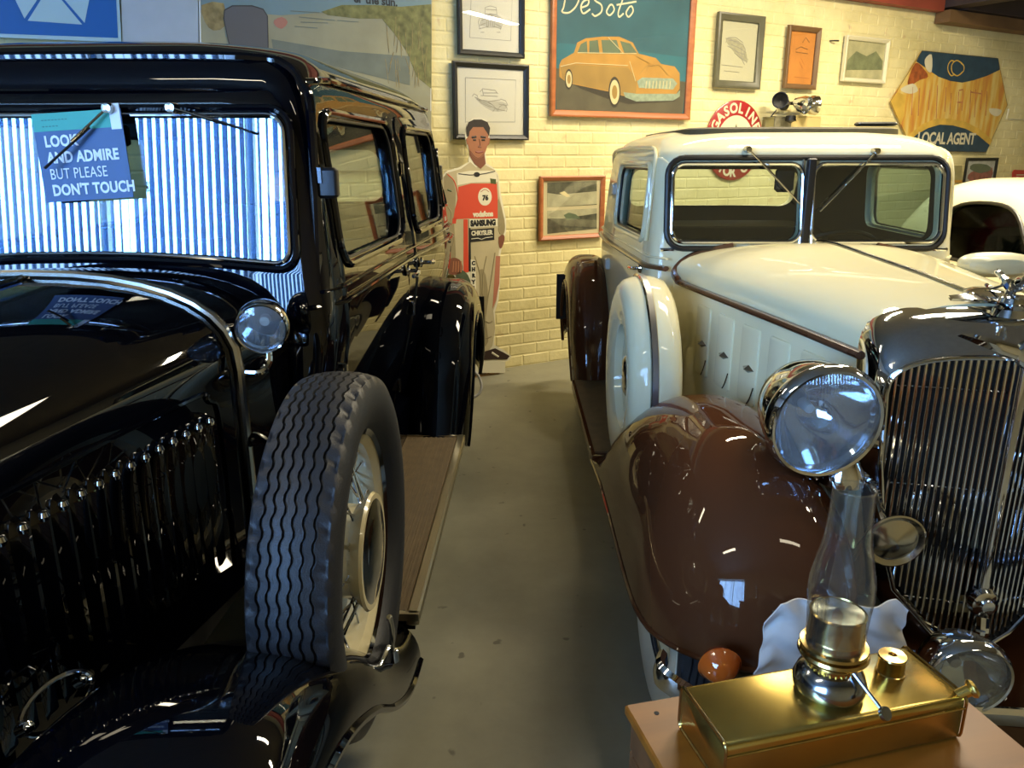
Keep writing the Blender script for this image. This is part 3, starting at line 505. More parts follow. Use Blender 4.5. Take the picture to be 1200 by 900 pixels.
sd.poly('trouser_shade', [(562, 316), (569, 322), (572, 352), (569, 372), (572, 400), (565, 404), (563, 372), (562, 350)], suitsh, .002, .0026, sm=2); sd.poly('side_stripe', [(581, 300), (586, 300), (585, 332), (581, 352), (577, 362), (579, 330)], pinkp, .002, .0027); sd.poly('sleeve_shade', [(520, 208), (527, 206), (534, 224), (532, 262), (534, 300), (528, 306), (522, 260)], suitsh, .002, .0026, sm=2); sd.stroke('sleeve_stripe', [cr([(524, 204), (532, 212), (536, 226), (537, 240)], 4)], .006, redp, .003)
sd.poly('arm_shade', [(584, 232), (591, 258), (591, 272), (587, 276), (583, 262), (582, 246)], suitsh, .002, .0026, sm=2)
sd.stroke('suit_fold', [cr(L, 3) for L in ([(556, 300), (562, 320), (565, 345)], [(570, 300), (566, 322), (566, 350)], [(580, 296), (575, 330), (571, 352)], [(564, 372), (572, 378), (577, 376)], [(564, 392), (570, 396), (576, 394)], [(523, 240), (529, 250), (527, 262)], [(524, 270), (532, 276), (530, 290)], [(588, 262), (584, 268), (586, 274)])], .007, suitsh, .0032, kind='stuff')
sd.stroke('sleeve_badge', [[(522, 262), (528, 262)], [(523, 282), (528, 283)], [(523, 288), (528, 289)], [(524, 222), (529, 224)]], .010, green, .0034)
sd.poly('hair_shape', [(547, 160), (546, 150), (549, 143), (555, 140), (564, 140), (571, 143), (574, 150), (573, 160), (570, 155), (566, 149), (554, 149), (550, 154), (549, 160)], hair, .003, .0042)
sd.poly('neck', [(550, 172), (567, 176), (569, 192), (563, 198), (556, 192), (550, 182)], skind, .0025, .003)
sd.poly('face', [(549, 156), (553, 149), (561, 148), (569, 150), (572, 158), (571, 170), (567, 181), (561, 186), (555, 184), (550, 176), (548, 166)], skin, .003, .004, sm=3)
sd.poly('ear', [(546, 163), (548, 161), (549, 170), (547, 169)], skin, .0028, .0036); sd.poly('ear', [(572, 162), (574, 161), (573, 169), (571, 171)], skin, .0028, .0036)
sd.stroke('eyebrow', [[(552.5, 161), (558, 160.3)]], .012, hair, .0042); sd.stroke('eyebrow', [[(563, 160.3), (569, 161)]], .012, hair, .0042); sd.stroke('eye', [[(554, 164), (557.5, 164)]], .011, hair, .0042); sd.stroke('eye', [[(564, 164), (568, 164)]], .011, hair, .0042)
sd.stroke('nose', [cr([(561.5, 163), (562.5, 170), (560, 172), (564, 172.5)], 4)], .008, skind, .0042); sd.stroke('mouth', [cr([(557, 178), (561, 178.6), (566, 177.6)], 3)], .010, mat('lip_print', (136, 72, 60), .5), .0042); sd.stroke('jaw_shadow', [cr([(551, 177), (556, 183), (561, 185), (567, 180)], 4)], .005, skind, .0041)
sd.poly('hand', [(523, 308), (530, 302), (538, 304), (542, 312), (540, 320), (530, 322), (524, 318)], skind, .003, .004, sm=2); sd.stroke('finger', [[(531+k*3, 306), (530+k*3.2, 319)] for k in range(4)], .010, skin, .0042)
sd.poly('hand', [(584, 278), (590, 275), (591, 281), (588, 290), (585, 290)], skind, .003, .004, sm=2)
sd.poly('helmet', [(534, 322), (540, 316), (548, 322), (552, 334), (552, 344), (544, 342), (537, 332)], mat('helmet_print', (74, 84, 62), .5, noise=.4, nscale=18), .003, .004, sm=2)
sd.poly('shoe', [(562, 414), (570, 411), (580, 408), (590, 413), (597, 417), (594, 421), (578, 421), (563, 422)], mat('shoe_print', (52, 36, 30), .5), .003, .004); sd.stroke('shoe_stripe', [[(576, 413), (584, 418)]], .012, cardm, .0044)
sd.poly('badge_panel', [(549.5, 269), (579, 267), (579, 281), (549.5, 284)], blackp, .0028, .0036); sd.text('lettering', 'CHRYSLER', 564.5, 273, 5.2, cardm, .0042, offset=.002, sx=.82); sd.stroke('winged_badge', [[(552, 280), (560, 279), (564, 280.5), (569, 278.5), (577, 277.5)]], .004, cardm, .004)
sd.poly('badge_panel', [(549.5, 257), (583, 256), (583, 265), (549.5, 267)], cardm, .0028, .0034); sd.text('lettering', 'SAMSUNG', 566, 261.5, 6.5, blackp, .0038, offset=.004, sx=.8); sd.text('lettering', 'vodafone', 566, 251, 6, cardm, .0034, offset=.003, sx=.85)
sd.poly('roundel', [(568 + 8*cos(a), 230.5 + 10.5*sin(a)) for a in [k*pi/12 for k in range(24)]], cardm, .0028, .0034); sd.text('lettering', '76', 568.5, 232, 5.5, blackp, .0036, offset=.003); sd.stroke('roundel_print', [cr([(563, 225), (568, 222), (573, 225)], 3)], .004, pinkp, .0036)
sd.stroke('winged_badge', [cr([(537, 203.5), (550, 205), (556, 204.5)], 4), cr([(561, 204.5), (570, 203), (580, 200.5)], 4)], .005, blackp, .0038); sd.poly('winged_badge', [(558.5 + 3.6*cos(a), 204.5 + 3*sin(a)) for a in [k*pi/6 for k in range(12)]], blackp, .0028, .0042)
sd.poly('badge_panel', [(574, 209), (581, 210), (581, 216), (575, 215)], green, .0028, .0034)
sd.poly('badge_panel', [(551.5, 304), (557, 305), (558, 366), (552, 364)], cardm, .0028, .0034)
for i, ch in enumerate('CHRYSLER'): sd.text('letter', ch, 554.6, 308.5 + i*7.3, 4.4, blackp, .0038, offset=.003)
b = B(); b.box(-.10, .10, .01, .12, 0, .012); b.box(-.01, .01, .007, .10, .012, .9); b.obj('stand_strut', mat('strut_card', (150, 120, 80), .7), sd.t)
# ------------------------------------------------------------------ car building kit (car space: x across, y rearwards, z up)
class Body:
    """closed cabin made of stacked plan outlines: levels (z, half width, y front, y rear, front radius, rear radius)"""
    def __init__(self, levels, taper, n=5):
        self.L = cr(levels, n); self.taper = smooth_tab(taper, 5)
    def ring(self, p, inset=0):
        z, w_, yf, yr, rf, rr = p; w_ = max(w_ - inset, .02); yf += inset; yr -= inset; rf = max(.02, min(rf - inset*.5, w_*.98)); rr = max(.02, min(rr - inset*.5, w_*.98)); out = []
        def arc(cx, cy, r, a0):
            return [(cx + r*cos(a0 + pi/2*k/7), cy + r*sin(a0 + pi/2*k/7)) for k in range(8)]
        pts = arc(w_-rr, yr-rr, rr, 0) + arc(-w_+rr, yr-rr, rr, pi/2)
        y0, y1 = yr-rr, yf+rf; pts += [(-w_, y0 + (y1-y0)*k/16) for k in range(1, 16)]
        pts += arc(-w_+rf, yf+rf, rf, pi); pts += [(-w_+rf + 2*(w_-rf)*k/8, yf) for k in range(1, 8)]; pts += arc(w_-rf, yf+rf, rf, 3*pi/2)
        pts += [(w_, y1 + (y0-y1)*k/16) for k in range(1, 16)]
        return [(x * interp(self.taper, y), y, z) for x, y in pts]
    def at(self, z):
        L = self.L
        if z <= L[0][0]: return L[0]
        for a, c in zip(L, L[1:]):
            if a[0] <= z <= c[0]:
                t = (z - a[0])/(c[0]-a[0] + 1e-9); return tuple(p + (q-p)*t for p, q in zip(a, c))
        return L[-1]
    def side(self, y, z):
        """half width of the outer skin at (y, z), following the rounded corners"""
        _, w_, yf, yr, rf, rr = self.at(z); x = w_
        rf = min(rf, w_); rr = min(rr, w_)
        if y < yf + rf: q = min(1, (yf + rf - y)/rf); x = w_ - rf + rf*sqrt(max(0, 1-q*q))
        if y > yr - rr: q = min(1, (y - yr + rr)/rr); x = w_ - rr + rr*sqrt(max(0, 1-q*q))
        return x * interp(self.taper, y)
    def front(self, z): return self.at(z)[2]
    def shell(self, name, mats, parent, holes, zin, th=.045):
        b = B(); b.grid([self.ring(p) for p in self.L], cu=True, caps=True)
        inner = [p for p in self.L if zin <= p[0]]; inner[-1] = (inner[-1][0]-th, *inner[-1][1:]); inner = [q for q in inner if q[0] <= inner[-1][0]]
        bi = B(); bi.grid([self.ring(q, th) for q in inner], cu=True, caps=True)
        o = b.obj('tmp', mats, None, 0); ci = bi.obj('cut', mats, None, 0)
        for p in ci.data.polygons: p.material_index = 1
        cut = [ci]
        for h in holes: cut.append(h.obj('cut', mats, None, 0))
        return booleaned(o, cut, name, mats, parent)
def prism_x(outline, x0, x1):                            # outline in (y, z), pushed along x
    b = B(); n = len(outline); b.grid([[(x, y, z) for y, z in outline] for x in (x0, x1)], cu=True, caps=True); return b
def prism_y(outline, y0, y1):
    b = B(); b.grid([[(x, y, z) for x, z in outline] for y in (y0, y1)], cu=True, caps=True); return b
def panel(name, m, parent, fx, sgn, outer, hole=None, off=.006, th=.012, k=7):
    """a door skin that follows the body side fx(y, z): outer and hole are outlines in (y, z) with equal point counts"""
    b = B(); rows = []
    if hole is None:
        cy = sum(p[0] for p in outer)/len(outer); cz = sum(p[1] for p in outer)/len(outer); hole = [(cy + (y-cy)*.02, cz + (z-cz)*.02) for y, z in outer]; fill = True
    else: fill = False
    P = lambda y, z, o: (sgn*(fx(y, z)+o), y, z)
    rows.append([P(y, z, off-th) for y, z in outer]); rows.append([P(y, z, off*.5) for y, z in outer])
    q = .006
    for i in range(k+1):
        t = i/k; 
        if i == 0: t = .012
        rows.append([P(a[0]+(c[0]-a[0])*t, a[1]+(c[1]-a[1])*t, off) for a, c in zip(outer, hole)])
    rows.append([P(y, z, off-th-.02) for y, z in hole])
    b.grid(rows, cu=True, caps=False)
    return b.obj(name, m, parent, 40)
def frame_loop(name, m, parent, fx, sgn, loop, r, off, sy=1):
    b = B(); b.tube([(sgn*(fx(y, z)+off), y, z) for y, z in loop], r, 8, closed=True, sy=sy); return b.obj(name, m, parent)
def pane_side(name, m, parent, fx, sgn, loop, off):
    b = B(); o = [(sgn*(fx(y, z)+off), y, z) for y, z in loop]; n = len(o)
    i_ = [(x - sgn*.004, y, z) for x, y, z in o]; b.add(o + i_, [list(range(n)), list(range(2*n-1, n-1, -1))] + [[k, (k+1) % n, n+(k+1) % n, n+k] for k in range(n)]); return b.obj(name, m, parent, 30)
def pane_front(name, m, parent, loop, fy):
    b = B(); o = [(x, fy(z), z) for x, z in loop]; n = len(o); i_ = [(x, y+.004, z) for x, y, z in o]
    b.add(o + i_, [list(range(n)), list(range(2*n-1, n-1, -1))] + [[k, (k+1) % n, n+(k+1) % n, n+k] for k in range(n)]); return b.obj(name, m, parent, 30)
def fender_strip(name, m, parent, path, xc, hw, dep, e=.62, flare=0, n=6, bead=.008, beadm=None, hwt=None, th=.006):
    """wing swept along a crown path (y, z), its section curling down on both sides"""
    P = cr(path, n); rows = []; inner = []; edge = []
    N = len(P)
    for i, (y, z) in enumerate(P):
        a = P[max(0, i-1)]; c = P[min(N-1, i+1)]; t = Vector((0, c[0]-a[0], c[1]-a[1])).normalized(); nn = Vector((0, -t.z, t.y))
        s = i/(N-1); h = hw * (interp(hwt, s) if hwt else 1); row = []; rin = []
        for k in range(21):
            q = pi*k/20; cx_, sx_ = cos(q), sin(q); ax = abs(cx_)**e * (1 if cx_ > 0 else -1); d_ = dep * (1 - abs(sx_)**.9)
            p = Vector((xc + h*ax, y, z)) - nn*d_; row.append(p); rin.append(Vector((xc + (h-th*2)*ax, y, z)) - nn*(d_ + th))
        rows.append(row); inner.append(rin); edge.append(row[0])
    b = B(); b.grid(rows); b.grid(inner, flip=True)
    for R in (0, -1): b.grid([rows[R], inner[R]])
    for c in (0, -1): b.grid([[r[c] for r in rows], [r[c] for r in inner]])
    o = b.obj(name, m, parent, 60)
    if bead:
        for c, s in ((0, 1), (-1, -1)):
            bb = B(); bb.tube([r[c] for r in rows], bead, 6)
            if (xc > 0) == (c == 0): bb.obj('fender_bead', beadm or m, o)
    return o
def tyre_b(Rr, wd, rin, ribs=7, n=150, tread=.007):
    """tyre about the x axis with zigzag grooves cut in its tread"""
    b = B(); hwd = wd/2; tw = wd*.40; prof = []
    prof += [(-hwd*.62, rin), (-hwd*.80, rin+.012), (-hwd*.97, rin+(Rr-rin)*.35), (-hwd, rin+(Rr-rin)*.55), (-hwd*.96, rin+(Rr-rin)*.76), (-tw*1.08, Rr-.013)]
    xs = [(-tw + 2*tw*k/ribs) for k in range(ribs+1)]; crown = lambda x: Rr - .010*(x/tw)**2
    flags = [0]*len(prof); prof.append((-tw, crown(-tw))); flags.append(2)
    for k in range(1, ribs):
        x = xs[k]; g = .0022
        for dx, dr, fl in ((-g-.0006, 0, 1), (-g, -tread, 1), (g, -tread, 1), (g+.0006, 0, 1)): prof.append((x+dx, crown(x)+dr)); flags.append(fl)
    prof.append((tw, crown(tw))); flags.append(2)
    prof += [(-x, r) for x, r in [(-tw*1.08, Rr-.013), (-hwd*.96, rin+(Rr-rin)*.76), (-hwd, rin+(Rr-rin)*.55), (-hwd*.97, rin+(Rr-rin)*.35), (-hwd*.80, rin+.012), (-hwd*.62, rin)]]; flags += [0]*6
    rows = []
    for i in range(n):
        a = 2*pi*i/n; zz = .0024*(1 if (i//2) % 2 else -1); row = []
        for (x, r), fl in zip(prof, flags):
            if fl == 1: x += zz
            if fl == 2: r -= .007*((i//3) % 2)
            row.append((x, r*cos(a), r*sin(a)))
        rows.append(row)
    b.grid(rows, cv=True); b.grid([[r[0] for r in rows], [r[-1] for r in rows]], cu=True); return b
def wheel(parent, name, x, y, z, sgn, Rr=.36, wd=.155, wire=True, whitewall=False, face=None, simple=False, rk=.60, hr=.085):
    """a road or spare wheel; its outer face looks along sgn*x"""
    t = link(name, None, parent, (x, y, z), (0, 0, 0 if sgn > 0 else pi)); rin = Rr*rk
    tyre_b(Rr, wd, rin, n=60 if simple else 230).obj('tyre', M['rubber'], t, 40)
    if whitewall:
        b = B(); hwd = wd/2; b.lathe([(rin+.004, hwd*.80), (rin+(Rr-rin)*.3, hwd*.985), (rin+(Rr-rin)*.55, hwd*1.03), (rin+(Rr-rin)*.78, hwd*.99), (rin+(Rr-rin)*.78, hwd*.9), (rin+.004, hwd*.7)], 60, axis='x', cap=False); b.obj('whitewall', M['white_rubber'], t)
    b = B(); h = wd/2*.62; fm = face or M['creamwheel']
    b.lathe([(rin+.002, -h), (rin-.008, -h*.9), (rin-.03, -h*.55), (rin-.034, 0), (rin-.03, h*.55), (rin-.008, h*.9), (rin+.010, h*1.08), (rin+.012, h*.8), (rin, 0), (rin+.002, -h)], 60, axis='x', cap=False); b.obj('rim', fm, t); b = B(); b.lathe([(rin-.012, h*.88), (rin+.010, h*1.10), (rin+.013, h*.9), (rin-.004, h*.8)], 60, axis='x', cap=False); b.obj('rim_lip', M['chrome'], t)
    if wire:
        b = B(); b.lathe([(.001, -h*.9), (hr*.85, -h*.8), (hr*.80, 0), (hr*.78, h*.7), (hr*.92, h*1.1), (hr, h*1.3), (hr*.97, h*1.42), (.001, h*1.42)], 40, axis='x', cap=False); b.obj('hub', fm, t)
        b = B(); b.lathe([(.001, h*1.62), (hr*.4, h*1.60), (hr*.62, h*1.52), (hr*.72, h*1.44), (hr*.86, h*1.44), (hr*.9, h*1.40), (.001, h*1.36)], 32, axis='x', cap=False); b.obj('hub_cap', M['chrome'], t)
        sp = []
        for k in range(3 if simple else 1):
            pass
        def spoke(a, da, r0, x0, r1, x1):
            b = B(); b.tube([(x0, r0*cos(a), r0*sin(a)), (x1, r1*cos(a+da), r1*sin(a+da))], .0028, 6); return b.mesh('spoke', M['chrome'])
        m1 = spoke(0, .35, hr*.80, h*.85, rin-.03, -h*.3); m2 = spoke(0, -.35, hr*.80, h*.85, rin-.03, -h*.3); m3 = spoke(0, .5, hr*.8, -h*.4, rin-.032, h*.2); m4 = spoke(0, -.5, hr*.8, -h*.4, rin-.032, h*.2)
        for k in range(10):
            for j, mm in enumerate((m1, m2, m3, m4)): link('spoke', mm, t, (0, 0, 0), (2*pi*k/10 + j*.157, 0, 0))
    else:
        b = B(); b.lathe([(.001, h*.55), (.10, h*.5), (rin*.72, h*.15), (rin-.02, h*.6), (rin-.02, h*.2), (.001, -h*.1)], 40, axis='x', cap=False); b.obj('wheel_disc', fm, t)
        b = B(); b.lathe([(.001, h*1.15), (.05, h*1.1), (.085, h*.9), (.10, h*.52), (.001, h*.5)], 32, axis='x', cap=False); b.obj('hub_cap', M['chrome'], t)
    return t
def dome_lamp(parent, name, loc, r, depth, rz=0, rx=0, lens='lens', rim=.10, ribbed=False, bucket='chrome', lensm=None):
    """headlamp: bucket, rim, reflector and lens; faces -y"""
    t = link(name, None, parent, loc, (rx, 0, rz)); b = B()
    pr = [(.001, depth)] + [(r*.97*sin(a), depth*cos(a)) for a in [k*pi/2/10 for k in range(1, 11)]] + [(r*.99, -.01), (r*.9, -.01), (r*.85, .0)]
    b.lathe(pr, 40, axis='y', cap=False); b.obj('bucket', M[bucket], t)
    b = B(); rr = r*rim; b.lathe([(r*1.02, .012), (r*1.055, -.004), (r*1.03, -.02), (r*.98, -.028), (r*.93, -.026), (r*.90, -.016), (r*.92, .0), (r*1.0, .012)], 48, axis='y', cap=False); b.obj('rim', M['chrome'], t)
    b = B(); b.lathe([(.001, depth*.55)] + [(r*.88*k/8, depth*.55*(1-(k/8)**2)-.002) for k in range(1, 9)], 40, axis='y', cap=False); b.obj('reflector', M['chrome'], t, 60)
    b = B(); b.lathe([(.001, depth*.30), (.012, depth*.31), (.014, depth*.5), (.001, depth*.56)], 12, axis='y', cap=False); b.obj('bulb', M['white'], t)
    b = B(); nn = 141 if ribbed else 25; rows = []
    for i in range(nn):
        row = []
        for j in range(25):
            x = (i/(nn-1)*2-1); zz = (j/12-1)*sqrt(max(0, 1-x*x)); q = min(1, sqrt(x*x+zz*zz)); y = -.020 - r*.16*(1-q*q) + (.0013*sin(i*pi*.5+.4) if ribbed else 0)
            row.append((x*r*.93, y, zz*r*.93))
        rows.append(row)
    b.grid(rows); b.grid([[(x, y+.004, z) for x, y, z in r_] for r_ in rows], flip=True); b.obj(lens, lensm or M['lensglass'], t, 60)
    return t
def wiper(parent, p0, p1, m=None, blade=.22):
    t = link('wiper', None, parent, p0); d = Vector(p1) - Vector(p0); L = d.length; dn = d.normalized(); side = Vector((-dn.z, 0, dn.x))
    b = B(); b.lathe([(.001, -.02), (.012, -.018), (.014, .0), (.014, .02), (.001, .02)], 14, axis='y'); b.tube([(0, -.012, 0), tuple(dn*L*.55 + Vector((0, -.016, 0)))], .0035, 6); b.obj('wiper_arm', m or M['oldchrome'], t)
    b = B(); q0 = dn*L*.30; q1 = dn*L; b.tube([tuple(q0 + Vector((0, -.010, 0)) + side*.004), tuple(q1 + Vector((0, -.010, 0)))], .0035, 6); b.tube([tuple(q0 + Vector((0, -.005, 0))), tuple(q1 + Vector((0, -.005, 0)))], .0025, 4)
    b.obj('wiper_blade', M['trim'] if m is None else m, t); return t
def seat_(parent, x0, x1, y, z=.55, h=.45, name='seat'):
    t = link(name, None, parent)
    b = B(); b.rbox(x0, x1, y, y+.50, z-.22, z, .05); b.obj('seat_cushion', M['dark'], t)
    b = B(); b.rbox(x0, x1, y+.46, y+.60, z-.1, z+h, .05); b.obj('backrest', M['dark'], t)
def steering(parent, x, y, z, R=.20, tilt=.9, m=None):
    t = link('steering_wheel', None, parent, (x, y, z), (tilt, 0, 0)); m = m or M['trim']
    b = B(); b.tube([(R*cos(a), 0, R*sin(a)) for a in [2*pi*k/32 for k in range(32)]], .011, 8, closed=True); b.obj('wheel_rim', m, t)
    b = B()
    for a in (.5, pi-.5, 3*pi/2): b.tube([(0, 0, 0), (R*cos(a), 0, R*sin(a))], .007, 6)
    b.lathe([(.001, -.02), (.03, -.018), (.035, .02), (.001, .03)], 16, axis='y'); b.tube([(0, 0, 0), (0, -.55, 0)], .016); b.obj('steering_column', m, t)
def arch(hw, zb, zs, zt, ex=2.4, n=9, m=4, tuck=0):
    """half-round bonnet section from the left sill over the top to the right sill"""
    L = [(-hw - tuck*(1-k/m), zb + (zs-zb)*k/m) for k in range(m)]
    for k in range(n+1):
        a = pi/2*k/n; L.append((-hw*cos(a)**(2/ex), zs + (zt-zs)*sin(a)**(2/ex)))
    return L + [(-x, z) for x, z in L[-2::-1]]
def follow(sec, side=1): pass

# ================================================================== the black sedan
W1 = Matrix.Translation((-1.21, 0, 0)) @ Matrix.Rotation(-radians(1.8), 4, 'Z')
def px1(px, py, ly):
    Mv = W1.inverted(); o = Mv @ CAMP; d = (Mv.to_3x3() @ ray(px, py)); return o + d * ((ly - o.y)/d.y)
def black_sedan():
    car = thing('vintage_sedan', 'glossy black vintage sedan with tall louvred bonnet and side mounted spare tyre', 'car', (-1.21, 0, 0), -radians(1.8))
    K = M['black']
    body = Body([(.42, .55, 2.05, 4.50, .06, .30), (.62, .60, 2.07, 4.58, .07, .32), (.85, .65, 2.08, 4.62, .07, .33), (1.05, .68, 2.09, 4.64, .07, .33), (1.20, .672, 2.11, 4.62, .07, .34), (1.45, .648, 2.135, 4.56, .07, .36), (1.68, .622, 2.155, 4.48, .08, .38), (1.765, .60, 2.175, 4.42, .12, .42),
                 (1.82, .55, 2.24, 4.32, .2, .45), (1.855, .47, 2.36, 4.16, .3, .42), (1.878, .34, 2.6, 3.9, .3, .33), (1.888, .15, 3.0, 3.5, .14, .14)], [(2.0, .965), (2.3, .975), (3.0, 1.02), (3.8, 1.085), (4.6, 1.09)])
    bow = lambda L: [(x, z + (.03*(1-(x/.56)**2) if z < 1.4 else 0)) for x, z in L]
    def dense(L): return [tuple(a[i]+(c[i]-a[i])*k/6 for i in (0, 1)) for a, c in zip(L, L[1:]+L[:1]) for k in range(6)] 
    WS = bow(dense(rrect(-.555, .555, 1.265, 1.655, .05))); rf = rrect(2.26, 3.10, 1.245, 1.665, .10); rr = rrect(3.30, 3.98, 1.245, 1.66, .10)
    holes = [prism_y(WS, 1.9, 2.35), prism_x(rf, -1.2, 1.2), prism_x(rr, -1.2, 1.2), prism_y(rrect(-.34, .34, 1.30, 1.58, .07), 4.2, 5.0)]
    sh = body.shell('body', [K, M['dark']], car, holes, .55)
    # windscreen: frame, pane
    fy = lambda z: body.front(z)
    b = B(); b.tube([(x, fy(z)-.004, z) for x, z in bow(dense(rrect(-.57, .57, 1.252, 1.668, .055)))], .010, 8, closed=True, sy=1); f = b.obj('windscreen_frame', K, car)
    b = B(); b.tube([(x, fy(z)-.008, z) for x, z in bow(dense(rrect(-.552, .552, 1.268, 1.652, .045)))], .0055, 8, closed=True); b.obj('frame_strip', M['chrome'], f)
    pane_front('windscreen', M['wglass'], car, bow(dense(rrect(-.55, .55, 1.27, 1.65, .045))), lambda z: fy(1.275) + .006 + (z-1.275)*.085)
    # raised moulding round the windscreen bay, up the pillars and over the header
    b = B(); L = [(-.625, 1.16), (-.625, 1.64), (-.605, 1.725), (-.56, 1.777), (-.46, 1.795), (0, 1.80), (.46, 1.795), (.56, 1.777), (.605, 1.725), (.625, 1.64), (.625, 1.16)]
    P = [(x*.985, body.front(z) - .002 + (.03 if abs(x) > .5 else .0), z) for x, z in cr(L, 5)]; b.tube(P, .013, 8, sy=1); b.obj('pillar_moulding', K, car)
    b = B(); b.tube([(x, body.front(1.72)-.016+.02*(x/.5)**4, 1.715) for x in [-.5+.05*k for k in range(21)]], .006, 6); b.obj('visor_strip', K, car)
    # cabin side: doors, frames, glass, gutters on both sides
    for sg in (1, -1):
        fx = body.side
        d1o = rrect(2.19, 3.17, .47, 1.705, .07); d1h = rrect(2.275, 3.085, 1.26, 1.65, .09)
        d2o = rrect(3.205, 4.08, .47, 1.70, .07); d2h = rrect(3.315, 3.965, 1.26, 1.645, .09)
        for nm, o_, h_, hy in (('front_door', d1o, d1h, 3.07), ('rear_door', d2o, d2h, 3.32)):
            dd = panel(nm, K, car, fx, sg, o_, h_, k=9)
            frame_loop('window_frame', K, dd, fx, sg, [(y + (.018 if y > (h_[0][0]+h_[12][0])/2 else -.018), z + (.018 if z > 1.45 else -.018)) for y, z in h_], .012, .008)
            frame_loop('window_seal', M['trim'], dd, fx, sg, h_, .006, .001)
            if sg > 0 or True: pane_side('window_glass', M['glass'], dd, fx, sg, h_, -.018)
            if sg > 0:
                x0 = fx(hy, 1.12) + .012; b = B(); b.lathe([(.001, 0), (.022, .002), (.02, .010), (.008, .014), (.008, .045), (.001, .046)], 16, T3(x0-.004, hy, 1.12), axis='x'); s_ = -1 if nm == 'front_door' else 1
                b.tube(cr([(x0+.04, hy, 1.12), (x0+.045, hy+s_*.03, 1.118), (x0+.045, hy+s_*.07, 1.115), (x0+.035, hy+s_*.105, 1.112)], 4), [.008]*4+[.010]*4+[.009]*4+[.006], 8); b.obj('door_handle', M['chrome'], dd)
        for hy in (2.19, 3.19):
            for hz in (1.50, .95, .62):
                b = B(); xx = fx(hy, hz); b.tube([(sg*(xx+.010), hy-.004, hz-.028), (sg*(xx+.010), hy-.004, hz+.028)], .010, 8); b.box(min(sg*(xx), sg*(xx+.016)), max(sg*xx, sg*(xx+.016)), hy-.03, hy+.03, hz-.02, hz+.02); b.obj('door_hinge', M['blacktrimgloss'], car)
        b = B(); b.tube([(sg*(fx(y, 1.14)+.012), y, interp([(2.1, 1.155), (3.2, 1.16), (4.6, 1.13)], y)) for y in [2.1+.1*k for k in range(25)]], .012, 8, sy=.6); b.obj('belt_moulding', K, car)
        b = B(); b.tube([(sg*(fx(y, 1.19)+.010), y, 1.195) for y in [2.12+.1*k for k in range(24)]], .008, 8, sy=.6); b.obj('belt_moulding', K, car)
        b = B(); b.tube([(sg*(fx(y, 1.755)+.010), y, interp([(2.2, 1.735), (2.4, 1.758), (4.2, 1.765), (4.5, 1.725)], y)) for y in [2.19+.08*k for k in range(29)]], .009, 8); b.obj('roof_gutter', K, car)
        if sg > 0:
            b = B(); ww = rrect(4.06, 4.30, 1.28, 1.60, .06); xq = .006
            frame_loop('quarter_moulding', K, car, fx, sg, rrect(4.12, 4.34, 1.30, 1.58, .05), .007, .006)
        # mirror / wind deflector stub on the pillar
        b = B(); b.rbox(fx(2.2, 1.47)*sg-.02 if sg > 0 else -fx(2.2, 1.47)-.05, fx(2.2, 1.47)*sg+.05 if sg > 0 else -fx(2.2, 1.47)+.02, 2.165, 2.20, 1.44, 1.52, .008); b.obj('pillar_bracket', M['trim'], car)
        b = B(); b.rbox(.67*sg-.02, .67*sg+.02, 4.40, 4.46, 1.42, 1.50, .006); b.obj('rear_stop', M['trim'], car)
    # cowl, bonnet
    HWt = [(.45, .235), (.8, .30), (1.1, .350), (1.5, .415), (1.85, .480), (2.1, .535), (2.2, .56)]
    ZS = [(.45, 1.00), (1.85, 1.05), (2.15, 1.06)]; ZT = [(.45, 1.20), (1.1, 1.235), (1.85, 1.268), (2.1, 1.262), (2.2, 1.245)]
    hwf = lambda y: interp(HWt, y); sec = lambda y, e=0: [(x, y, z) for x, z in arch(hwf(y)+e, .50, interp(ZS, y), interp(ZT, y)+e, 2.5)]
    b = B(); b.grid([sec(y) for y in [1.85+.3*k/8 for k in range(9)]], caps=True); cw = b.obj('cowl', K, car, 40)
    b = B(); b.grid([sec(y, .004) for y in [.46+1.375*k/16 for k in range(17)]], caps=True); hd = b.obj('bonnet', K, car, 40)
    b = B(); b.tube([Vector(p) + Vector((0, 0, 0)) for p in sec(1.845, .012)], .013, 10, sy=1); b.obj('surcingle_band', M['oldchrome'], car)
    b = B(); b.tube([(0, y, interp(ZT, y)+.008) for y in [.46+.1375*k for k in range(11)]], .007, 8); b.obj('bonnet_hinge', M['chrome'], hd)
    side = lambda y, z, sg, e=0: (sg*(hwf(y)+.004+e), y, z)
    for sg in (1, -1):
        b = B(); L = [(.62, .56), (.62, .98), (.68, 1.02), (1.6, 1.035), (1.72, 1.01), (1.755, .94), (1.755, .56)]
        b.tube([side(y, z, sg, .002) for y, z in cr(L, 5)], .006, 6); b.obj('louvre_panel_bead', K, hd)
        b = B(); b.tube([(sg*(hwf(y)-.004)*.985, y, interp(ZS, y)+.055) for y in [.47+.137*k for k in range(11)]], .005, 6); b.obj('bonnet_crease', K, hd)
        if sg < 0: continue
        b = B(); rows = []
        for z, d, wl in ((.60, .0, .010), (.62, .012, .014), (.95, .016, .016), (.975, .012, .013), (.99, 0, .006)): rows.append([(0, -wl, z), (d*.6, -wl*.3, z), (d, wl*.6, z), (0, wl, z)])
        b.grid(rows, caps=True); lm = b.mesh('louvre', K, 50)
        b = B(); b.lathe([(.001, -.010), (.007, -.008), (.010, 0), (.007, .008), (.001, .010)], 12); tm = b.mesh('louvre_tip', M['chrome'])
        for k in range(23):
            y = .72 + k*.0445; sl = atan2(hwf(y+.05)-hwf(y-.05), .1)
            lo = link('louvre', lm, hd, side(y, 0, sg, -.001), (0, 0, -sl)); link('louvre_tip', tm, lo, (.013, .004, .968))
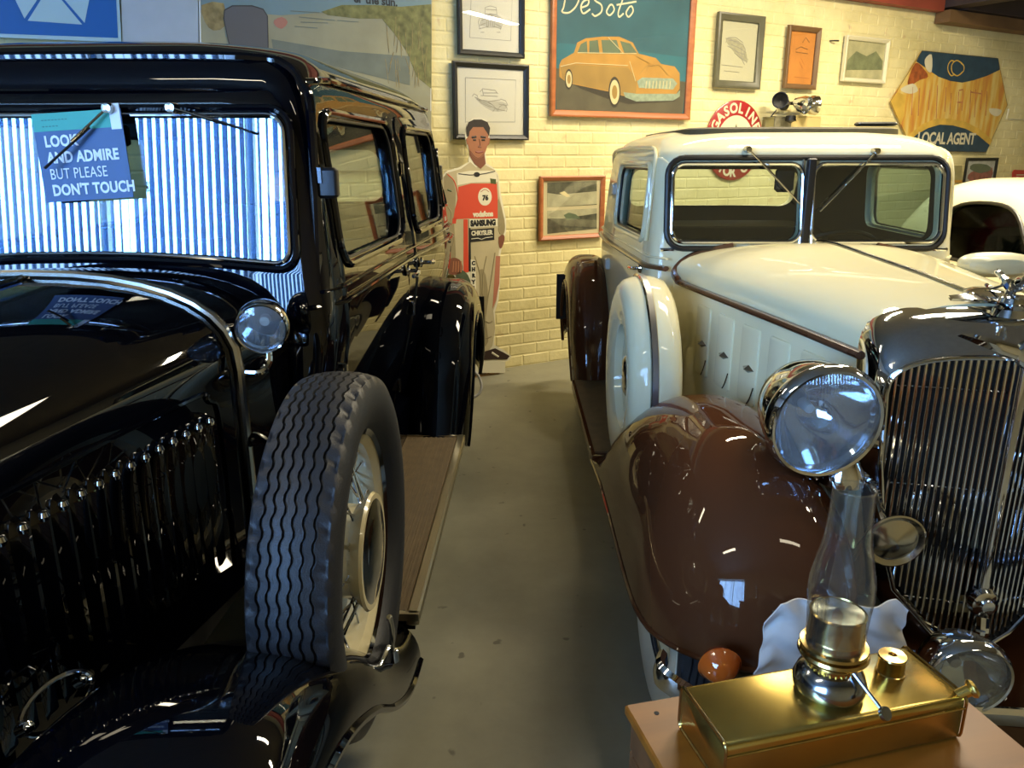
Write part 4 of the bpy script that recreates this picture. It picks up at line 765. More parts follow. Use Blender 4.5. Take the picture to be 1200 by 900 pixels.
    b = B(); b.tube(cr([(.478, 1.80, .50), (.50, 1.80, .60), (.51, 1.79, .70)], 4), .006); b.obj('bonnet_catch_rod', M['oldchrome'], car)
    # ring handle of the bonnet latch
    lt = link('bonnet_latch', None, car, (.400, 1.12, .665), (0, -.5, -.18)); b = B(); b.tube([(.018 + .012*cos(a), .065*cos(a), .035*sin(a)) for a in [2*pi*k/24 for k in range(24)]], .0045, 6, closed=True); b.obj('ring_handle', M['chrome'], lt)
    for q in (.062, -.062): b = B(); b.lathe([(.001, 0), (.012, 0), (.01, .02), (.001, .025)], 12, T3(.0, q, 0), axis='x'); b.obj('latch_boss', M['chrome'], lt)
    # radiator at the nose
    b = B(); b.grid([[(x, y, z) for x, z in arch(hw_, .42, 1.02, zt, 2.6)] for y, hw_, zt in ((.36, .21, 1.17), (.38, .25, 1.225), (.46, .262, 1.235), (.47, .24, 1.2))], caps=True); b.obj('radiator_shell', M['chrome'], car)
    for k in range(15):
        b = B(); x = -.175+.025*k; b.tube([(x, .352, .48), (x, .352, 1.08)], .004, 6); b.obj('grille_bar', M['chrome'], car)
    # cowl lamps
    for sg in (1, -1):
        xl = .548*sg; dome_lamp(car, 'cowl_lamp', (xl, 1.87, 1.155), .062, .11, rx=.12, rz=.18*sg, lensm=M['lensglass'])
        b = B(); b.tube(cr([(sg*.482, 1.85, 1.06), (sg*.50, 1.85, 1.045), (sg*.54, 1.855, 1.045), (sg*.555, 1.87, 1.065), (sg*.553, 1.88, 1.10)], 5), .009, 8); b.obj('lamp_bracket', M['chrome'], car)
    # running boards, aprons
    for sg in (1, -1):
        e = (lambda x: x*sg); bx_ = lambda x0, x1: (min(x0*sg, x1*sg), max(x0*sg, x1*sg))
        b = B(); x0, x1 = bx_(.62, .885); b.box(x0, x1, 1.90, 3.30, .30, .345); rb = b.obj('running_board', K, car)
        b = B(); x0, x1 = bx_(.635, .862); b.box(x0, x1, 1.90, 3.29, .345, .350); b.obj('ribbed_mat', M['mat_rubber'], rb)
        b = B()
        for k in range(11): xx = sg*(.645 + .021*k); b.box(xx-.004, xx+.004, 1.91, 3.28, .350, .3535)
        b.obj('mat_ribs', M['mat_rubber'], rb, 0, kind='stuff')
        b = B(); x0, x1 = bx_(.862, .898); b.box(x0, x1, 1.885, 3.31, .318, .357, r=.006); b.obj('edge_strip', M['alu'], rb)
        x0, x1 = bx_(.63, .898)
        for ya, yb in ((1.885, 1.902), (3.288, 3.30)): b = B(); b.box(x0, x1, ya, yb, .335, .357); b.obj('end_strip', M['alu'], rb)
        b = B(); x0, x1 = bx_(.57, .64); b.box(x0, x1, 1.6, 3.5, .30, .50); b.obj('sill_apron', K, car)
    # wings
        fender_strip('front_fender', K, car, [(.42, .42), (.46, .58), (.60, .73), (.85, .80), (1.12, .755), (1.38, .62), (1.58, .47), (1.75, .375), (1.90, .345)], sg*.685, .215, .13, hwt=[(0, .8), (.2, 1), (1, 1)], bead=.009)
        fender_strip('rear_fender', K, car, [(3.28, .345), (3.36, .48), (3.48, .72), (3.64, .88), (3.90, .955), (4.20, .90), (4.40, .72), (4.50, .50), (4.53, .38)], sg*.76, .155, .17, hwt=[(0, .9), (.2, 1), (.8, 1), (1, .85)], bead=.009)
        wheel(car, 'front_wheel', sg*.71, .92, .362, sg, simple=True); wheel(car, 'rear_wheel', sg*.71, 3.93, .362, sg, simple=True)
    b = B(); b.box(-.36, .36, .55, 4.4, .34, .52); b.obj('chassis', M['dark2'], car)
    # spare wheel in the wing, with its clamp
    sw = wheel(car, 'spare_wheel', .785, 1.575, .715, 1, Rr=.395, wd=.165, rk=.68, hr=.13)
    b = B(); b.tube(cr([(.50, 1.84, .86), (.53, 1.80, .90), (.60, 1.73, .90), (.68, 1.68, .86)], 5), .008, 8); b.obj('spare_clamp', M['chrome'], car)
    b = B(); b.tube(cr([(.868, 1.66, .40), (.874, 1.64, .47), (.874, 1.62, .52)], 4), .007); b.lathe([(.001, 0), (.014, 0), (.012, .03), (.001, .034)], 12, T3(.87, 1.665, .37)); b.tube([(.80, 1.46, .435), (.86, 1.50, .44), (.87, 1.62, .44)], .006); b.obj('wheel_clamp', M['chrome'], car)
    # rear: bumper end, flap, number plate bracket
    b = B(); b.tube(cr([(.86, 4.60, .50), (.82, 4.70, .50), (.6, 4.74, .50), (.3, 4.75, .5)], 4), .022, 8, sy=1.6); b.obj('rear_bumper', K, car)
    b = B(); b.box(.83, .905, 4.55, 4.565, .40, .76); b.obj('mud_flap', M['trim'], car)
    b = B(); b.tube(cr([(.84, 4.5, .33), (.875, 4.48, .29), (.89, 4.46, .24), (.875, 4.44, .20), (.84, 4.43, .18)], 5), .008); b.obj('loop_cable', M['clothm'], car)
    # interior
    seat_(car, -.55, -.03, 2.75, .72, .50); seat_(car, .03, .55, 2.75, .72, .50); seat_(car, -.55, .55, 3.75, .74, .56, 'rear_seat')
    b = B(); b.rbox(-.52, .52, 2.17, 2.30, 1.05, 1.24, .03); b.obj('dashboard', M['dark2'], car); steering(car, .27, 2.55, 1.12)
    b = B(); b.box(-.25, .25, 2.68, 2.72, 1.60, 1.66, r=.01); b.box(-.09, .09, 2.24, 2.26, 1.575, 1.63, r=.006); b.obj('interior_mirror', M['dark2'], car)
    wiper(car, tuple(px1(128, 127, 2.12)), tuple(px1(55, 197, 2.085))); wiper(car, (.27, 2.135, 1.668), (.47, 2.13, 1.61))
    return car, body
CAR1, BODY1 = black_sedan()
# notice behind the windscreen glass
def on_car1(px, py, ly):                                # point of the photograph at car-space depth ly of the black sedan
    Mi = Matrix.Translation((-1.21, 0, 0)) @ Matrix.Rotation(-radians(1.8), 4, 'Z'); Mv = Mi.inverted(); o = Mv @ CAMP; d = (Mv.to_3x3() @ ray(px, py)); return o + d * ((ly - o.y)/d.y)
W1 = Matrix.Translation((-1.21, 0, 0)) @ Matrix.Rotation(-radians(1.8), 4, 'Z')
pc = on_car1(97, 183, 2.112); pc = W1 @ pc
nt_ = thing('windscreen_notice', 'blue look and admire notice propped at the black sedan windscreen', 'sign', tuple(pc), -radians(1.8)); nt_.rotation_euler = (-.08, -radians(3.5), -radians(1.8))
k_ = 2.62/915*.83
nb = mat('notice_blue', (34, 74, 122), .5); ng = mat('notice_green', (22, 150, 130), .5); nw = mat('notice_white', (220, 226, 230), .5)
w2, h2 = 52*.00226, 49*.00226
b = B(); b.box(-w2, w2, 0, .003, -h2, h2); b.obj('notice_board', nb, nt_); b = B(); b.box(-w2, w2*.9, -.001, .0, h2*.60, h2*1.0); b.obj('green_band', ng, nt_)
for i, (tx, of, sx) in enumerate((('LOOK', .003, 1), ('AND ADMIRE', .003, 1), ('BUT PLEASE', 0, .92), ("DON'T TOUCH", .003, 1))):
    me = text_mesh(tx, .0365, nw, .0005, of*.42, 1.04, align='LEFT'); link('lettering', me, nt_, (-w2*.80, -.0016, h2*(.36 - i*.37)), (pi/2, 0, 0)).scale = (sx*.84, 1.05, 1)
for i in range(2):
    me = text_mesh(('- - - - - - - -', '- - - - -')[i], .018, mat('notice_green_ink', (12, 90, 90), .5), .0004, 0, .9, align='LEFT'); link('small_print', me, nt_, (-w2*.8, -.0016, h2*(.86-.14*i)), (pi/2, 0, 0))
b = B(); b.box(.088, .115, -.0012, .002, h2*.55, h2*1.12); b.obj('paper_tab', nw, nt_)

# ================================================================== the cream car
def cream_car():
    car = thing('vintage_coupe', 'cream vintage car with brown wings, chrome grille and white covered spare wheel', 'car', (1.22, 0, 0), 0)
    K = M['cream']
    body = Body([(.42, .60, 3.22, 5.05, .05, .35), (.62, .64, 3.23, 5.12, .06, .38), (.98, .655, 3.26, 5.15, .06, .40), (1.12, .650, 3.28, 5.12, .06, .40), (1.35, .635, 3.32, 5.05, .06, .40), (1.52, .62, 3.345, 4.98, .07, .42), (1.58, .60, 3.36, 4.92, .12, .44),
                 (1.625, .55, 3.43, 4.82, .2, .44), (1.655, .46, 3.56, 4.66, .3, .42), (1.668, .34, 3.75, 4.45, .3, .32), (1.672, .12, 4.0, 4.2, .08, .08)], [(3.2, .97), (3.4, .985), (3.9, 1.02), (4.4, 1.05), (5.1, 1.02)])
    fy = body.front
    WL = rrect(-.558, -.022, 1.205, 1.518, .05); WR = rrect(.022, .558, 1.205, 1.518, .05)
    sw_ = rrect(3.46, 4.16, 1.20, 1.505, .06)
    holes = [prism_y(WL, 3.0, 3.6), prism_y(WR, 3.0, 3.6), prism_x(sw_, -1.2, 1.2), prism_y(rrect(-.50, .50, 1.25, 1.47, .06), 4.6, 5.4)]
    body.shell('body', [K, M['dark']], car, holes, .55)
    b = B(); b.tube([(x, fy(z)-.006, z) for x, z in rrect(-.578, .578, 1.178, 1.542, .07)], .012, 8, closed=True); f = b.obj('windscreen_surround', M['trim'], car)
    for L in (WL, WR):
        b = B(); b.tube([(x, fy(z)-.012, z) for x, z in L], .009, 8, closed=True); b.obj('windscreen_frame', M['chrome'], car)
        pane_front('windscreen', M['wglass'], car, L, lambda z: fy(1.3)+.006+(z-1.3)*.10)
    b = B(); b.box(-.016, .016, 3.285, 3.32, 1.19, 1.54, r=.005); b.obj('centre_pillar', M['trim'], car)
    for x in (-.024, .024):
        b = B(); b.tube([(x, fy(1.2)-.014, 1.19), (x, fy(1.53)-.014, 1.535)], .005, 6); b.obj('pillar_strip', M['chrome'], car)
    b = B(); b.tube([(x, fy(1.17)-.012+.02*(x/.6)**2, 1.172+.012*(1-(x/.6)**2)) for x in [-.6+.06*k for k in range(21)]], .009, 8); b.obj('windscreen_sill_strip', M['chrome'], car)
    for sg in (-1, 1):
        fx = body.side; do = rrect(3.34, 4.30, .47, 1.545, .06); dh = rrect(3.475, 4.145, 1.212, 1.495, .06)
        dd = panel('door', K, car, fx, sg, do, dh, k=8); frame_loop('window_frame', K, dd, fx, sg, [(y + (.02 if y > 3.8 else -.02), z + (.02 if z > 1.35 else -.02)) for y, z in dh], .013, .008)
        frame_loop('window_seal', M['trim'], dd, fx, sg, dh, .007, .0); pane_side('window_glass', M['glass'], dd, fx, sg, dh, -.02)
        b = B(); b.tube(cr([(sg*(fx(y, z)+.012), y, z) for y, z in ((3.385, 1.20), (3.39, 1.48), (3.46, 1.57), (3.7, 1.585), (4.2, 1.585), (4.6, 1.56), (4.8, 1.45))], 5), .009, 8); b.obj('roof_moulding', K, car)
        b = B(); b.tube([(sg*(fx(y, 1.10)+.008), y, 1.10) for y in [3.24+.1*k for k in range(17)]], .019, 8, sy=.6); b.obj('belt_moulding', M['brownline'], car)
        b = B(); b.tube([(sg*(fx(y, 1.14)+.006), y, 1.14) for y in [3.24+.1*k for k in range(17)]], .008, 8, sy=.6); b.obj('belt_moulding', K, car)
        for hz in (1.38, .98, .62):
            xx = fx(4.31, hz); b = B(); b.rbox(sg*xx-.022, sg*xx+.022, 4.28, 4.34, hz-.03, hz+.03, .006); b.obj('door_hinge', mat('hinge_cream', (196, 200, 196), .3, coat=.6) if sg < 0 and hz > 1.3 else bpy.data.materials['hinge_cream'], car)
        x0 = sg*(fx(3.42, 1.07)+.008); b = B(); b.lathe([(.001, 0), (.022, .002), (.018, .012), (.008, .016), (.008, .04), (.001, .041)], 16, T3(x0, 3.44, 1.075, 0, 0, 0 if sg > 0 else pi), axis='x'); b.tube(cr([(x0+sg*.04, 3.44, 1.075), (x0+sg*.045, 3.50, 1.072), (x0+sg*.035, 3.55, 1.07)], 4), .008, 8); b.obj('door_handle', M['chrome'], dd)
    # fabric roof panel
    b = B(); rows = []
    for z, q in ((1.61, .0), (1.660, .004), (1.667, .03), (1.674, .2)): rows.append([(x, y, z) for x, y in rrect(-.47+q, .47-q, 3.50+q, 4.72-q, .10)])
    b.grid(rows, cu=True, caps=True); rp = b.obj('fabric_roof', M['roofcloth'], car); b = B(); b.rbox(.30, .47, 3.60, 3.66, 1.675, 1.692, .006); b.obj('roof_catch', M['blackframe'], rp)
    # cowl and bonnet
    HWt = [(1.93, .295), (2.1, .320), (2.5, .395), (2.9, .472), (3.15, .515), (3.34, .56)]; ZS = [(1.93, 1.06), (3.1, 1.075), (3.34, 1.08)]; ZT = [(1.93, 1.185), (2.3, 1.205), (3.0, 1.225), (3.25, 1.205), (3.34, 1.185)]
    hwf = lambda y: interp(HWt, y); sec = lambda y, e=0: [(x, y, z) for x, z in arch(hwf(y)+e, .50, interp(ZS, y), interp(ZT, y)+e, 2.3)]
    b = B(); b.grid([sec(y) for y in [3.13+.23*k/6 for k in range(7)]], caps=True); b.obj('cowl', K, car, 40)
    b = B(); b.grid([sec(y, .004) for y in [1.96+1.16*k/14 for k in range(15)]], caps=True); hd = b.obj('bonnet', K, car, 40)
    b = B(); b.tube([(0, y, interp(ZT, y)+.008) for y in [1.96+.1*k for k in range(13)]], .006, 8); b.obj('bonnet_hinge', M['oldchrome'], hd)
    for sg in (-1, 1):
        side = lambda y, z, e=0: (sg*(hwf(y)+.004+e), y, z)
        P = [side(y, 1.052, .006) for y in [1.97+.1*k for k in range(13)]]; P2 = [(sg*(hwf(3.2)+.012), 3.20, 1.06), (sg*(hwf(3.27)+.0), 3.26, 1.085), (sg*.50, 3.285, 1.13), (sg*.42, 3.29, 1.165), (sg*.30, 3.28, 1.19)]
        b = B(); b.tube(cr(P[::3] + P2, 5), .017, 8, sy=.75); b.obj('bonnet_moulding', M['brownline'], car)
        b = B(); b.tube(P, .006, 6, T=Matrix.Translation((sg*.012, 0, 0))); b.obj('moulding_bead', M['brown'], car)
        for k in range(5):
            y = 2.20 + .185*k; b = B(); sl = atan2(hwf(y+.05)-hwf(y-.05), .1)*sg
            T = T3(*side(y, .865), 0, 0, -sl); b.add([], []); rows = []
            for d_, q in ((-.004, 0), (.005, .003), (.007, .008)): rows.append([(sg*d_, yy, zz) for yy, zz in rrect(-.062+q, .062-q, -.135+q, .135-q, .012, 3)])
            b.grid(rows, cu=True, caps=True, T=T); vd = b.obj('vent_door', K, hd)
            b = B(); b.add([(0, .040, 0), (0, -.040, 0), (0, 0, .014), (0, 0, -.014), (sg*.018, 0, 0)], [[0,2,4],[2,1,4],[1,3,4],[3,0,4]], T=T3(*side(y-.01, .855, .007), 0, 0, -sl)); b.tube([(0, 0, 0), (sg*.004, 0, 0)], .006, 6, T=T3(*side(y-.01, .855, .004), 0, 0, -sl)); b.obj('vent_handle', M['chrome'], vd, 20)
            b = B(); b.tube(cr([side(y-.055, .80, .008), side(y-.045, .76, .012), side(y-.02, .735, .008)], 4), .0028, 6); b.obj('vent_chain', M['oldchrome'], vd)
    # radiator shell and grille
    def gsec(hw_, zt, y0, yc, n=10):                    # outline of the shell from the left foot over the top, tapering to a point below
        L = [(-.03, .30), (-.10, .335), (-hw_*.72, .45), (-hw_*.86, .58), (-hw_*.97, .80), (-hw_, .98)] + [(-hw_*cos(a)**.72, .98 + (zt-.98)*sin(a)**.72) for a in [pi/2*k/n for k in range(1, n+1)]]
        L = L + [(-x, z) for x, z in L[-2::-1]]; return [(x, y0 + yc*(1-abs(x)/.30), z) for x, z in L]
    def grow(S_, e, dy, ez=None):
        out_ = []
        for i, (x, y, z) in enumerate(S_):
            k = (hypot_(x, z-.8)); out_.append((x + (e*x/.30 if abs(x) > .001 else 0), y+dy, z + (ez if ez is not None else e) * ((z-.7)/.45)))
        return out_
    hypot_ = math.hypot; g0 = gsec(.285, 1.085, 1.875, -.075)
    b = B(); b.grid([grow(g0, -.004, .03), grow(g0, -.003, .004), grow(g0, .002, -.012), grow(g0, .012, -.014), grow(g0, .022, 0), grow(g0, .030, .03, .085), grow(g0, .030, .10, .115), grow(g0, .022, .16, .118)]); rs = b.obj('radiator_shell', M['chrome'], car, 50)
    b = B(); b.tube([Vector(p) for p in grow(g0, .004, -.016)], .006, 8); b.obj('shell_bead', M['chrome'], rs)
    b = B(); gb = grow(g0, -.01, .05); b.add(gb + [(0, 1.86, .7)], [[i, i+1, len(gb)] for i in range(len(gb)-1)]); b.obj('radiator_core', M['dark2'], car)
    def zlim(x):
        x = abs(x)/.285; zt = .98 + .105*(1-x**2.8)**(1/2.8) if x < 1 else .98
        zb = interp([(0, .30), (.1, .305), (.35, .345), (.72, .47), (.86, .60), (.97, .82), (1, .98)], x); return zb, zt
    for sg in (-1, 1):
        for k in range(17):
            x = sg*(.018 + k*.01555); zb, zt = zlim(x); y = 1.872 - .075*(1-abs(x)/.30); b = B(); b.tube([(x, y, zb), (x, y, zt)], .0040, 8, sy=1); b.obj('grille_bar', M['chrome'], car)
    b = B(); b.rbox(-.011, .011, 1.782, 1.82, .30, 1.08, .005); b.obj('grille_centre_rib', M['chrome'], car)
    for z in (.42, .74, 1.0):
        b = B(); hw_ = [x for x in (.17, .245, .265)][(.42, .74, 1.0).index(z)]; b.tube([(-hw_, 1.872-.075*(1-hw_/.3)+.008, z), (0, 1.805, z), (hw_, 1.872-.075*(1-hw_/.3)+.008, z)], .003, 6); b.obj('grille_cross_bar', M['chrome'], car)
    b = B(); b.lathe([(.001, -.030), (.016, -.028), (.022, -.02), (.034, -.015), (.04, 0), (.034, .014), (.001, .016)], 28, T3(0, 1.785, .44), axis='y'); cb = b.obj('crank_cover', M['chrome'], car)
    b = B(); b.tube(cr([(0, 1.775, .40), (-.005, 1.76, .36), (0, 1.77, .33)], 4), [.018, .018, .018, .018, .016, .014, .012, .010, .008], 10); b.obj('crank_cover_tail', M['chrome'], cb)
    em = link('radiator_badge', None, car, (0, 1.785, 1.10), (-.2, 0, 0)); b = B(); b.lathe([(.001, -.014), (.026, -.012), (.034, -.006), (.036, .004), (.001, .006)], 28, axis='y'); b.obj('badge_body', M['chrome'], em)
    b = B(); b.lathe([(.001, -.016), (.018, -.0155), (.021, -.012), (.001, -.011)], 24, axis='y'); b.obj('badge_centre', mat('badge_copper', (150, 92, 52), .3, metal=.6), em)
    for s_ in (-1, 1):
        b = B(); rows = [[(s_*x, -.004+q*.01, z0), (s_*x, -.012, (z0+z1)/2), (s_*x, -.004, z1)] for x, z0, z1, q in ((.03, -.012, .022, 0), (.07, .002, .034, 0), (.12, .022, .045, .5), (.17, .044, .052, 1))]; b.grid(rows); b.obj('badge_wing', M['chrome'], em, 60)
    # cap and mascot
    ms = link('radiator_mascot', None, car, (0, 1.88, 1.185)); b = B(); b.lathe([(.001, .042), (.018, .042), (.030, .034), (.034, .022), (.026, .016), (.040, .008), (.046, -.01), (.001, -.012)], 28); b.obj('filler_cap', M['chrome'], ms)
    b = B(); b.tube(cr([(0, .02, .04), (0, .0, .062), (0, -.03, .078), (0, -.065, .092), (0, -.085, .10)], 4), [.012]*4+[.017]*4+[.014]*4+[.010]*4+[.004], 10); b.tube(cr([(0, .01, .05), (0, .05, .072), (0, .09, .088)], 4), [.012]*4+[.008]*4+[.003], 8)
    b.tube(cr([(.004, -.04, .078), (.01, -.07, .060), (.01, -.09, .066)], 3), .005, 6); b.tube(cr([(-.008, .04, .06), (-.012, .075, .045), (-.012, .10, .05)], 3), .005, 6); b.obj('leaping_figure', M['chrome'], ms)
    for s_ in (-1, 1):
        b = B(); b.grid([[(s_*x, y0, z), (s_*x, y0+w_, z+.006)] for x, y0, w_, z in ((.02, -.03, .07, .02), (.06, -.02, .06, .028), (.10, .0, .045, .03), (.135, .03, .015, .026))]); b.grid([[(s_*x, y0, z-.006), (s_*x, y0+w_, z)] for x, y0, w_, z in ((.02, -.03, .07, .02), (.06, -.02, .06, .028), (.10, .0, .045, .03), (.135, .03, .015, .026))], flip=True); b.obj('mascot_wing', M['chrome'], ms)
    b = B(); b.grid([[(r_*cos(a)*.9, 1.98 + r_*1.6*sin(a), z) for a in [2*pi*k/24 for k in range(24)]] for r_, z in ((.055, 1.198), (.052, 1.214), (.035, 1.222), (.002, 1.226))], cu=True); b.obj('shell_boss', M['chrome'], car)
    # headlamps, horns, driving lamps, indicators
    for sg in (-1, 1):
        hl = dome_lamp(car, 'headlamp', (sg*.480, 1.76, .945), .138, .22, rz=(.10 if sg < 0 else -.10), rx=.10, ribbed=True)
        b = B(); b.tube(cr([(sg*.30, 1.93, .86), (sg*.36, 1.86, .82), (sg*.44, 1.82, .80), (sg*.48, 1.81, .83)], 5), .018, 10); b.lathe([(.001, .04), (.035, .03), (.052, .0), (.055, -.03), (.001, -.035)], 24, T3(sg*.40, 1.80, .80)); b.obj('headlamp_bracket', M['chrome'], car)
        hn = link('horn', None, car, (sg*.352, 1.60, .712), (.10, 0, sg*.05)); b = B(); b.lathe([(.066, 0), (.068, -.004), (.064, -.006), (.045, .006), (.022, .03), (.012, .05), (.012, .052), (.024, .034), (.05, .012), (.066, .002)], 36, axis='y', cap=False); b.obj('bell', M['oldchrome'], hn)
        b = B(); b.lathe([(.001, .0), (.012, .004), (.046, .008), (.058, .004), (.058, .0), (.040, -.010), (.001, -.018)], 30, T3(0, .004, 0), axis='y', cap=False); b.obj('diaphragm', M['oldchrome'], hn)
        b = B(); b.tube(cr([(0, .05, 0), (-.01*sg, .11, .005), (sg*-.02, .20, .03), (sg*.03, .26, .06)], 5), .011, 8); b.tube([(0, .10, -.01), (0, .16, -.12), (.0, .2, -.2)], .008, 8); b.obj('trumpet', M['chrome'], hn)
        dome_lamp(car, 'driving_lamp', (sg*.255, 1.43, .485), .092, .10, rx=.12, rz=sg*.05, lensm=M['lensglass'])
        b = B(); b.tube([(sg*.255, 1.47, .41), (sg*.255, 1.47, .37)], .012); b.obj('lamp_post', M['chrome'], car)
        ic = link('indicator_lamp', None, car, (sg*.772, 1.45, .495), (.15, 0, 0)); b = B(); b.lathe([(.001, .03), (.02, .028), (.034, .018), (.043, .0), (.001, -.002)], 28, axis='y'); b.obj('lamp_shell', M['amber'], ic)
        b = B(); b.lathe([(.044, .002), (.0455, -.004), (.041, -.012), (.030, -.030), (.016, -.040), (.001, -.042)], 32, axis='y', cap=False); b.lathe([(.0445, -.001), (.047, -.004), (.0445, -.008)], 32, axis='y', cap=False); b.obj('amber_lens', M['amberfront'], ic)
        b = B(); b.tube([(sg*.772, 1.46, .455), (sg*.772, 1.46, .42)], .008); b.obj('indicator_stem', M['steel'], car)
    # bumper: twin bars with curled ends
    for z in (.395,):
        L = [(-.885, 1.50, z+.07), (-.90, 1.44, z+.08), (-.86, 1.415, z+.06), (-.78, 1.42, z+.01), (-.55, 1.43, z), (-.2, 1.425, z-.01), (0, 1.42, z-.02)]
        L = L + [(-x, y, z_) for x, y, z_ in L[-2::-1]]; b = B(); b.tube(cr(L, 5), .014, 8, sy=2.2); b.obj('front_bumper', M['chrome'], car)
    for sg in (-1, 1):
        b = B(); b.box(sg*.33-.02, sg*.33+.02, 1.43, 1.95, .34, .40); b.obj('bumper_iron', M['dark2'], car)
    # front wings: full domes with skirts
    for sg in (-1, 1):
        rows = []; edge = []; ZR = cr([(1.95, .862), (2.15, .862), (2.35, .83), (2.52, .765), (2.65, .68), (2.76, .56), (2.86, .44), (3.0, .365), (3.1, .36)], 6)
        ys = [1.475 + .5*(1-cos(pi/2*k/14)) for k in range(15)] + [2.02+.07*k for k in range(1, 16)]
        for y in ys:
            t = min(1, max(0, (y-1.475)/.50)); zc_f = .47 + (.862-.47)*sqrt(max(0, 1-(1-t)**2)); zr = interp(ZR, y); zc_ = min(zc_f, zr) if y > 1.97 else zc_f
            t2 = min(1, max(0, (y-1.475)/.42)); xo = .58 + (.895-.58)*(1-(1-t2)**2.4)**(1/2.4); xi = .58 - (.58-.34)*(1-(1-t2)**2.0)**.5
            zb = interp([(1.47, .455), (1.55, .44), (1.7, .41), (2.0, .385), (2.35, .39), (2.7, .37), (3.1, .31)], y); xo = xo if y < 2.3 else interp([(2.3, .895), (3.1, .885)], y)
            xc = (xo+xi)/2; hw_ = (xo-xi)/2; row = []
            for k in range(25):
                a = pi*k/24; ca, sa = cos(a), sin(a); row.append((sg*(xc + hw_*(1 if ca > 0 else -1)*abs(ca)**.92), y, zb + (max(zc_, zb+.005)-zb)*max(0, sa)**.80))
            rows.append(row); edge.append(row[0])
        b = B(); b.grid(rows); fw = b.obj('front_fender', M['brown'], car, 60)
        inn = B(); inn.grid([[(x - sg*.004*(1 if abs(x) > .6 else -1), y+.004, z-.006) for x, y, z in r_] for r_ in rows[2:]]); inn.obj('fender_lining', M['dark2'], fw)
        fe = [r_[-1] for r_ in rows[:10]][::-1] + edge; b = B(); b.tube([Vector(p) for p in fe], .007, 8); b.obj('fender_bead', M['brown'], fw)
        fender_strip('rear_fender', M['brown'], car, [(4.16, .34), (4.20, .50), (4.30, .74), (4.46, .90), (4.72, .975), (5.0, .92), (5.2, .75), (5.32, .52), (5.36, .38)], sg*.765, .13, .16, hwt=[(0, .85), (.2, 1), (.8, 1), (1, .85)], bead=.008)
        e0, e1 = sorted((sg*.60, sg*.885)); b = B(); b.box(e0, e1, 3.05, 4.2, .30, .345); rb = b.obj('running_board', M['brown'], car); e0, e1 = sorted((sg*.62, sg*.87)); b = B(); b.box(e0, e1, 3.08, 4.18, .345, .352); b.obj('ribbed_mat', M['mat_rubber'], rb)
        e0, e1 = sorted((sg*.56, sg*.64)); b = B(); b.box(e0, e1, 3.0, 4.5, .30, .50); b.obj('sill_apron', M['brown'], car)
        wheel(car, 'front_wheel', sg*.74, 1.98, .362, sg, wire=True, whitewall=True, simple=True); wheel(car, 'rear_wheel', sg*.72, 4.80, .362, sg, wire=True, whitewall=True, simple=True)
        # covered spare
        sp_ = link('spare_wheel', None, car, (sg*.725, 2.90, .735), (0, 0, 0 if sg > 0 else pi)); Rr = .385; b = B()
        b.lathe([(.19, .045), (.20, .075), (.235, .088), (.27, .090), (.31, .096), (.345, .090), (.368, .070), (.380, .035), (.385, 0), (.380, -.035), (.368, -.068), (.34, -.088), (.30, -.092), (.26, -.07)], 72, axis='x', cap=False); b.obj('tyre_cover', K, sp_)
        b = B(); b.lathe([(.381, -.012), (.390, -.010), (.390, .010), (.381, .012)], 72, T3(.012, 0, 0), axis='x', cap=False); b.obj('cover_band', M['steel'], sp_); b = B(); b.lathe([(.384, .010), (.392, .012), (.384, .016)], 72, T3(.012, 0, 0), axis='x', cap=False); b.obj('band_trim', M['chrome'], sp_)
        b = B(); b.lathe([(.001, .07), (.06, .068), (.085, .055), (.10, .03), (.11, .01), (.001, .0)], 32, axis='x', cap=False); b.obj('hub_cap', M['chrome'], sp_); b = B(); b.lathe([(.10, .005), (.15, .0), (.19, .03), (.192, .045), (.19, .02), (.10, -.01)], 48, axis='x', cap=False); b.obj('wheel_disc', M['creamwheel'], sp_)
    b = B(); b.box(-.38, .38, 1.98, 4.9, .34, .52); b.obj('chassis', M['dark2'], car)
    b = B(); b.grid([[(x, 1.52+.08*abs(x)/.35, .20), (x, 1.54+.08*abs(x)/.35, .25), (x, 1.75, .27), (x, 1.97, .29)] for x in (-.36, -.2, 0, .2, .36)]); b.obj('front_apron', M['brown'], car)
    # mirror strapped to the far spare
    mr = link('side_mirror', None, car, (.465, 2.72, 1.185), (0, 0, 0)); b = B()
    b.grid([[(.125*q*cos(a)*(1 if abs(cos(a)) < .01 else abs(cos(a))**-.25), y, .042*q*sin(a)*(1 if abs(sin(a)) < .01 else abs(sin(a))**-.25)) for a in [2*pi*k/32+.01 for k in range(32)]] for q, y in ((.86, .035), (1, .028), (1.02, .0), (.9, -.03), (.6, -.05), (.1, -.055))], cu=True, caps=True)
    b.obj('mirror_shell', mat('mirror_putty', (186, 182, 150), .4, coat=.3), mr); b = B(); b.tube(cr([(.05, .0, -.01), (.09, 0, -.05), (.14, .03, -.11), (.24, .14, -.15)], 4), [.022]*4+[.016]*4+[.014]*4+[.014], 10); b.obj('mirror_stalk', bpy.data.materials['mirror_putty'], mr)
    # rear flap
    b = B(); b.box(-.925, -.86, 5.14, 5.16, .50, .80); b.obj('mud_flap', M['trim'], car); b = B(); b.box(-.03, .03, 5.1, 5.2, .3, .4); b.obj('rear_bracket', M['dark2'], car)
    # wipers hang from the header
    wiper(car, (-.255, 3.335, 1.575), (-.035, 3.30, 1.36), M['oldchrome']); wiper(car, (.27, 3.335, 1.568), (.05, 3.30, 1.33), M['oldchrome'])
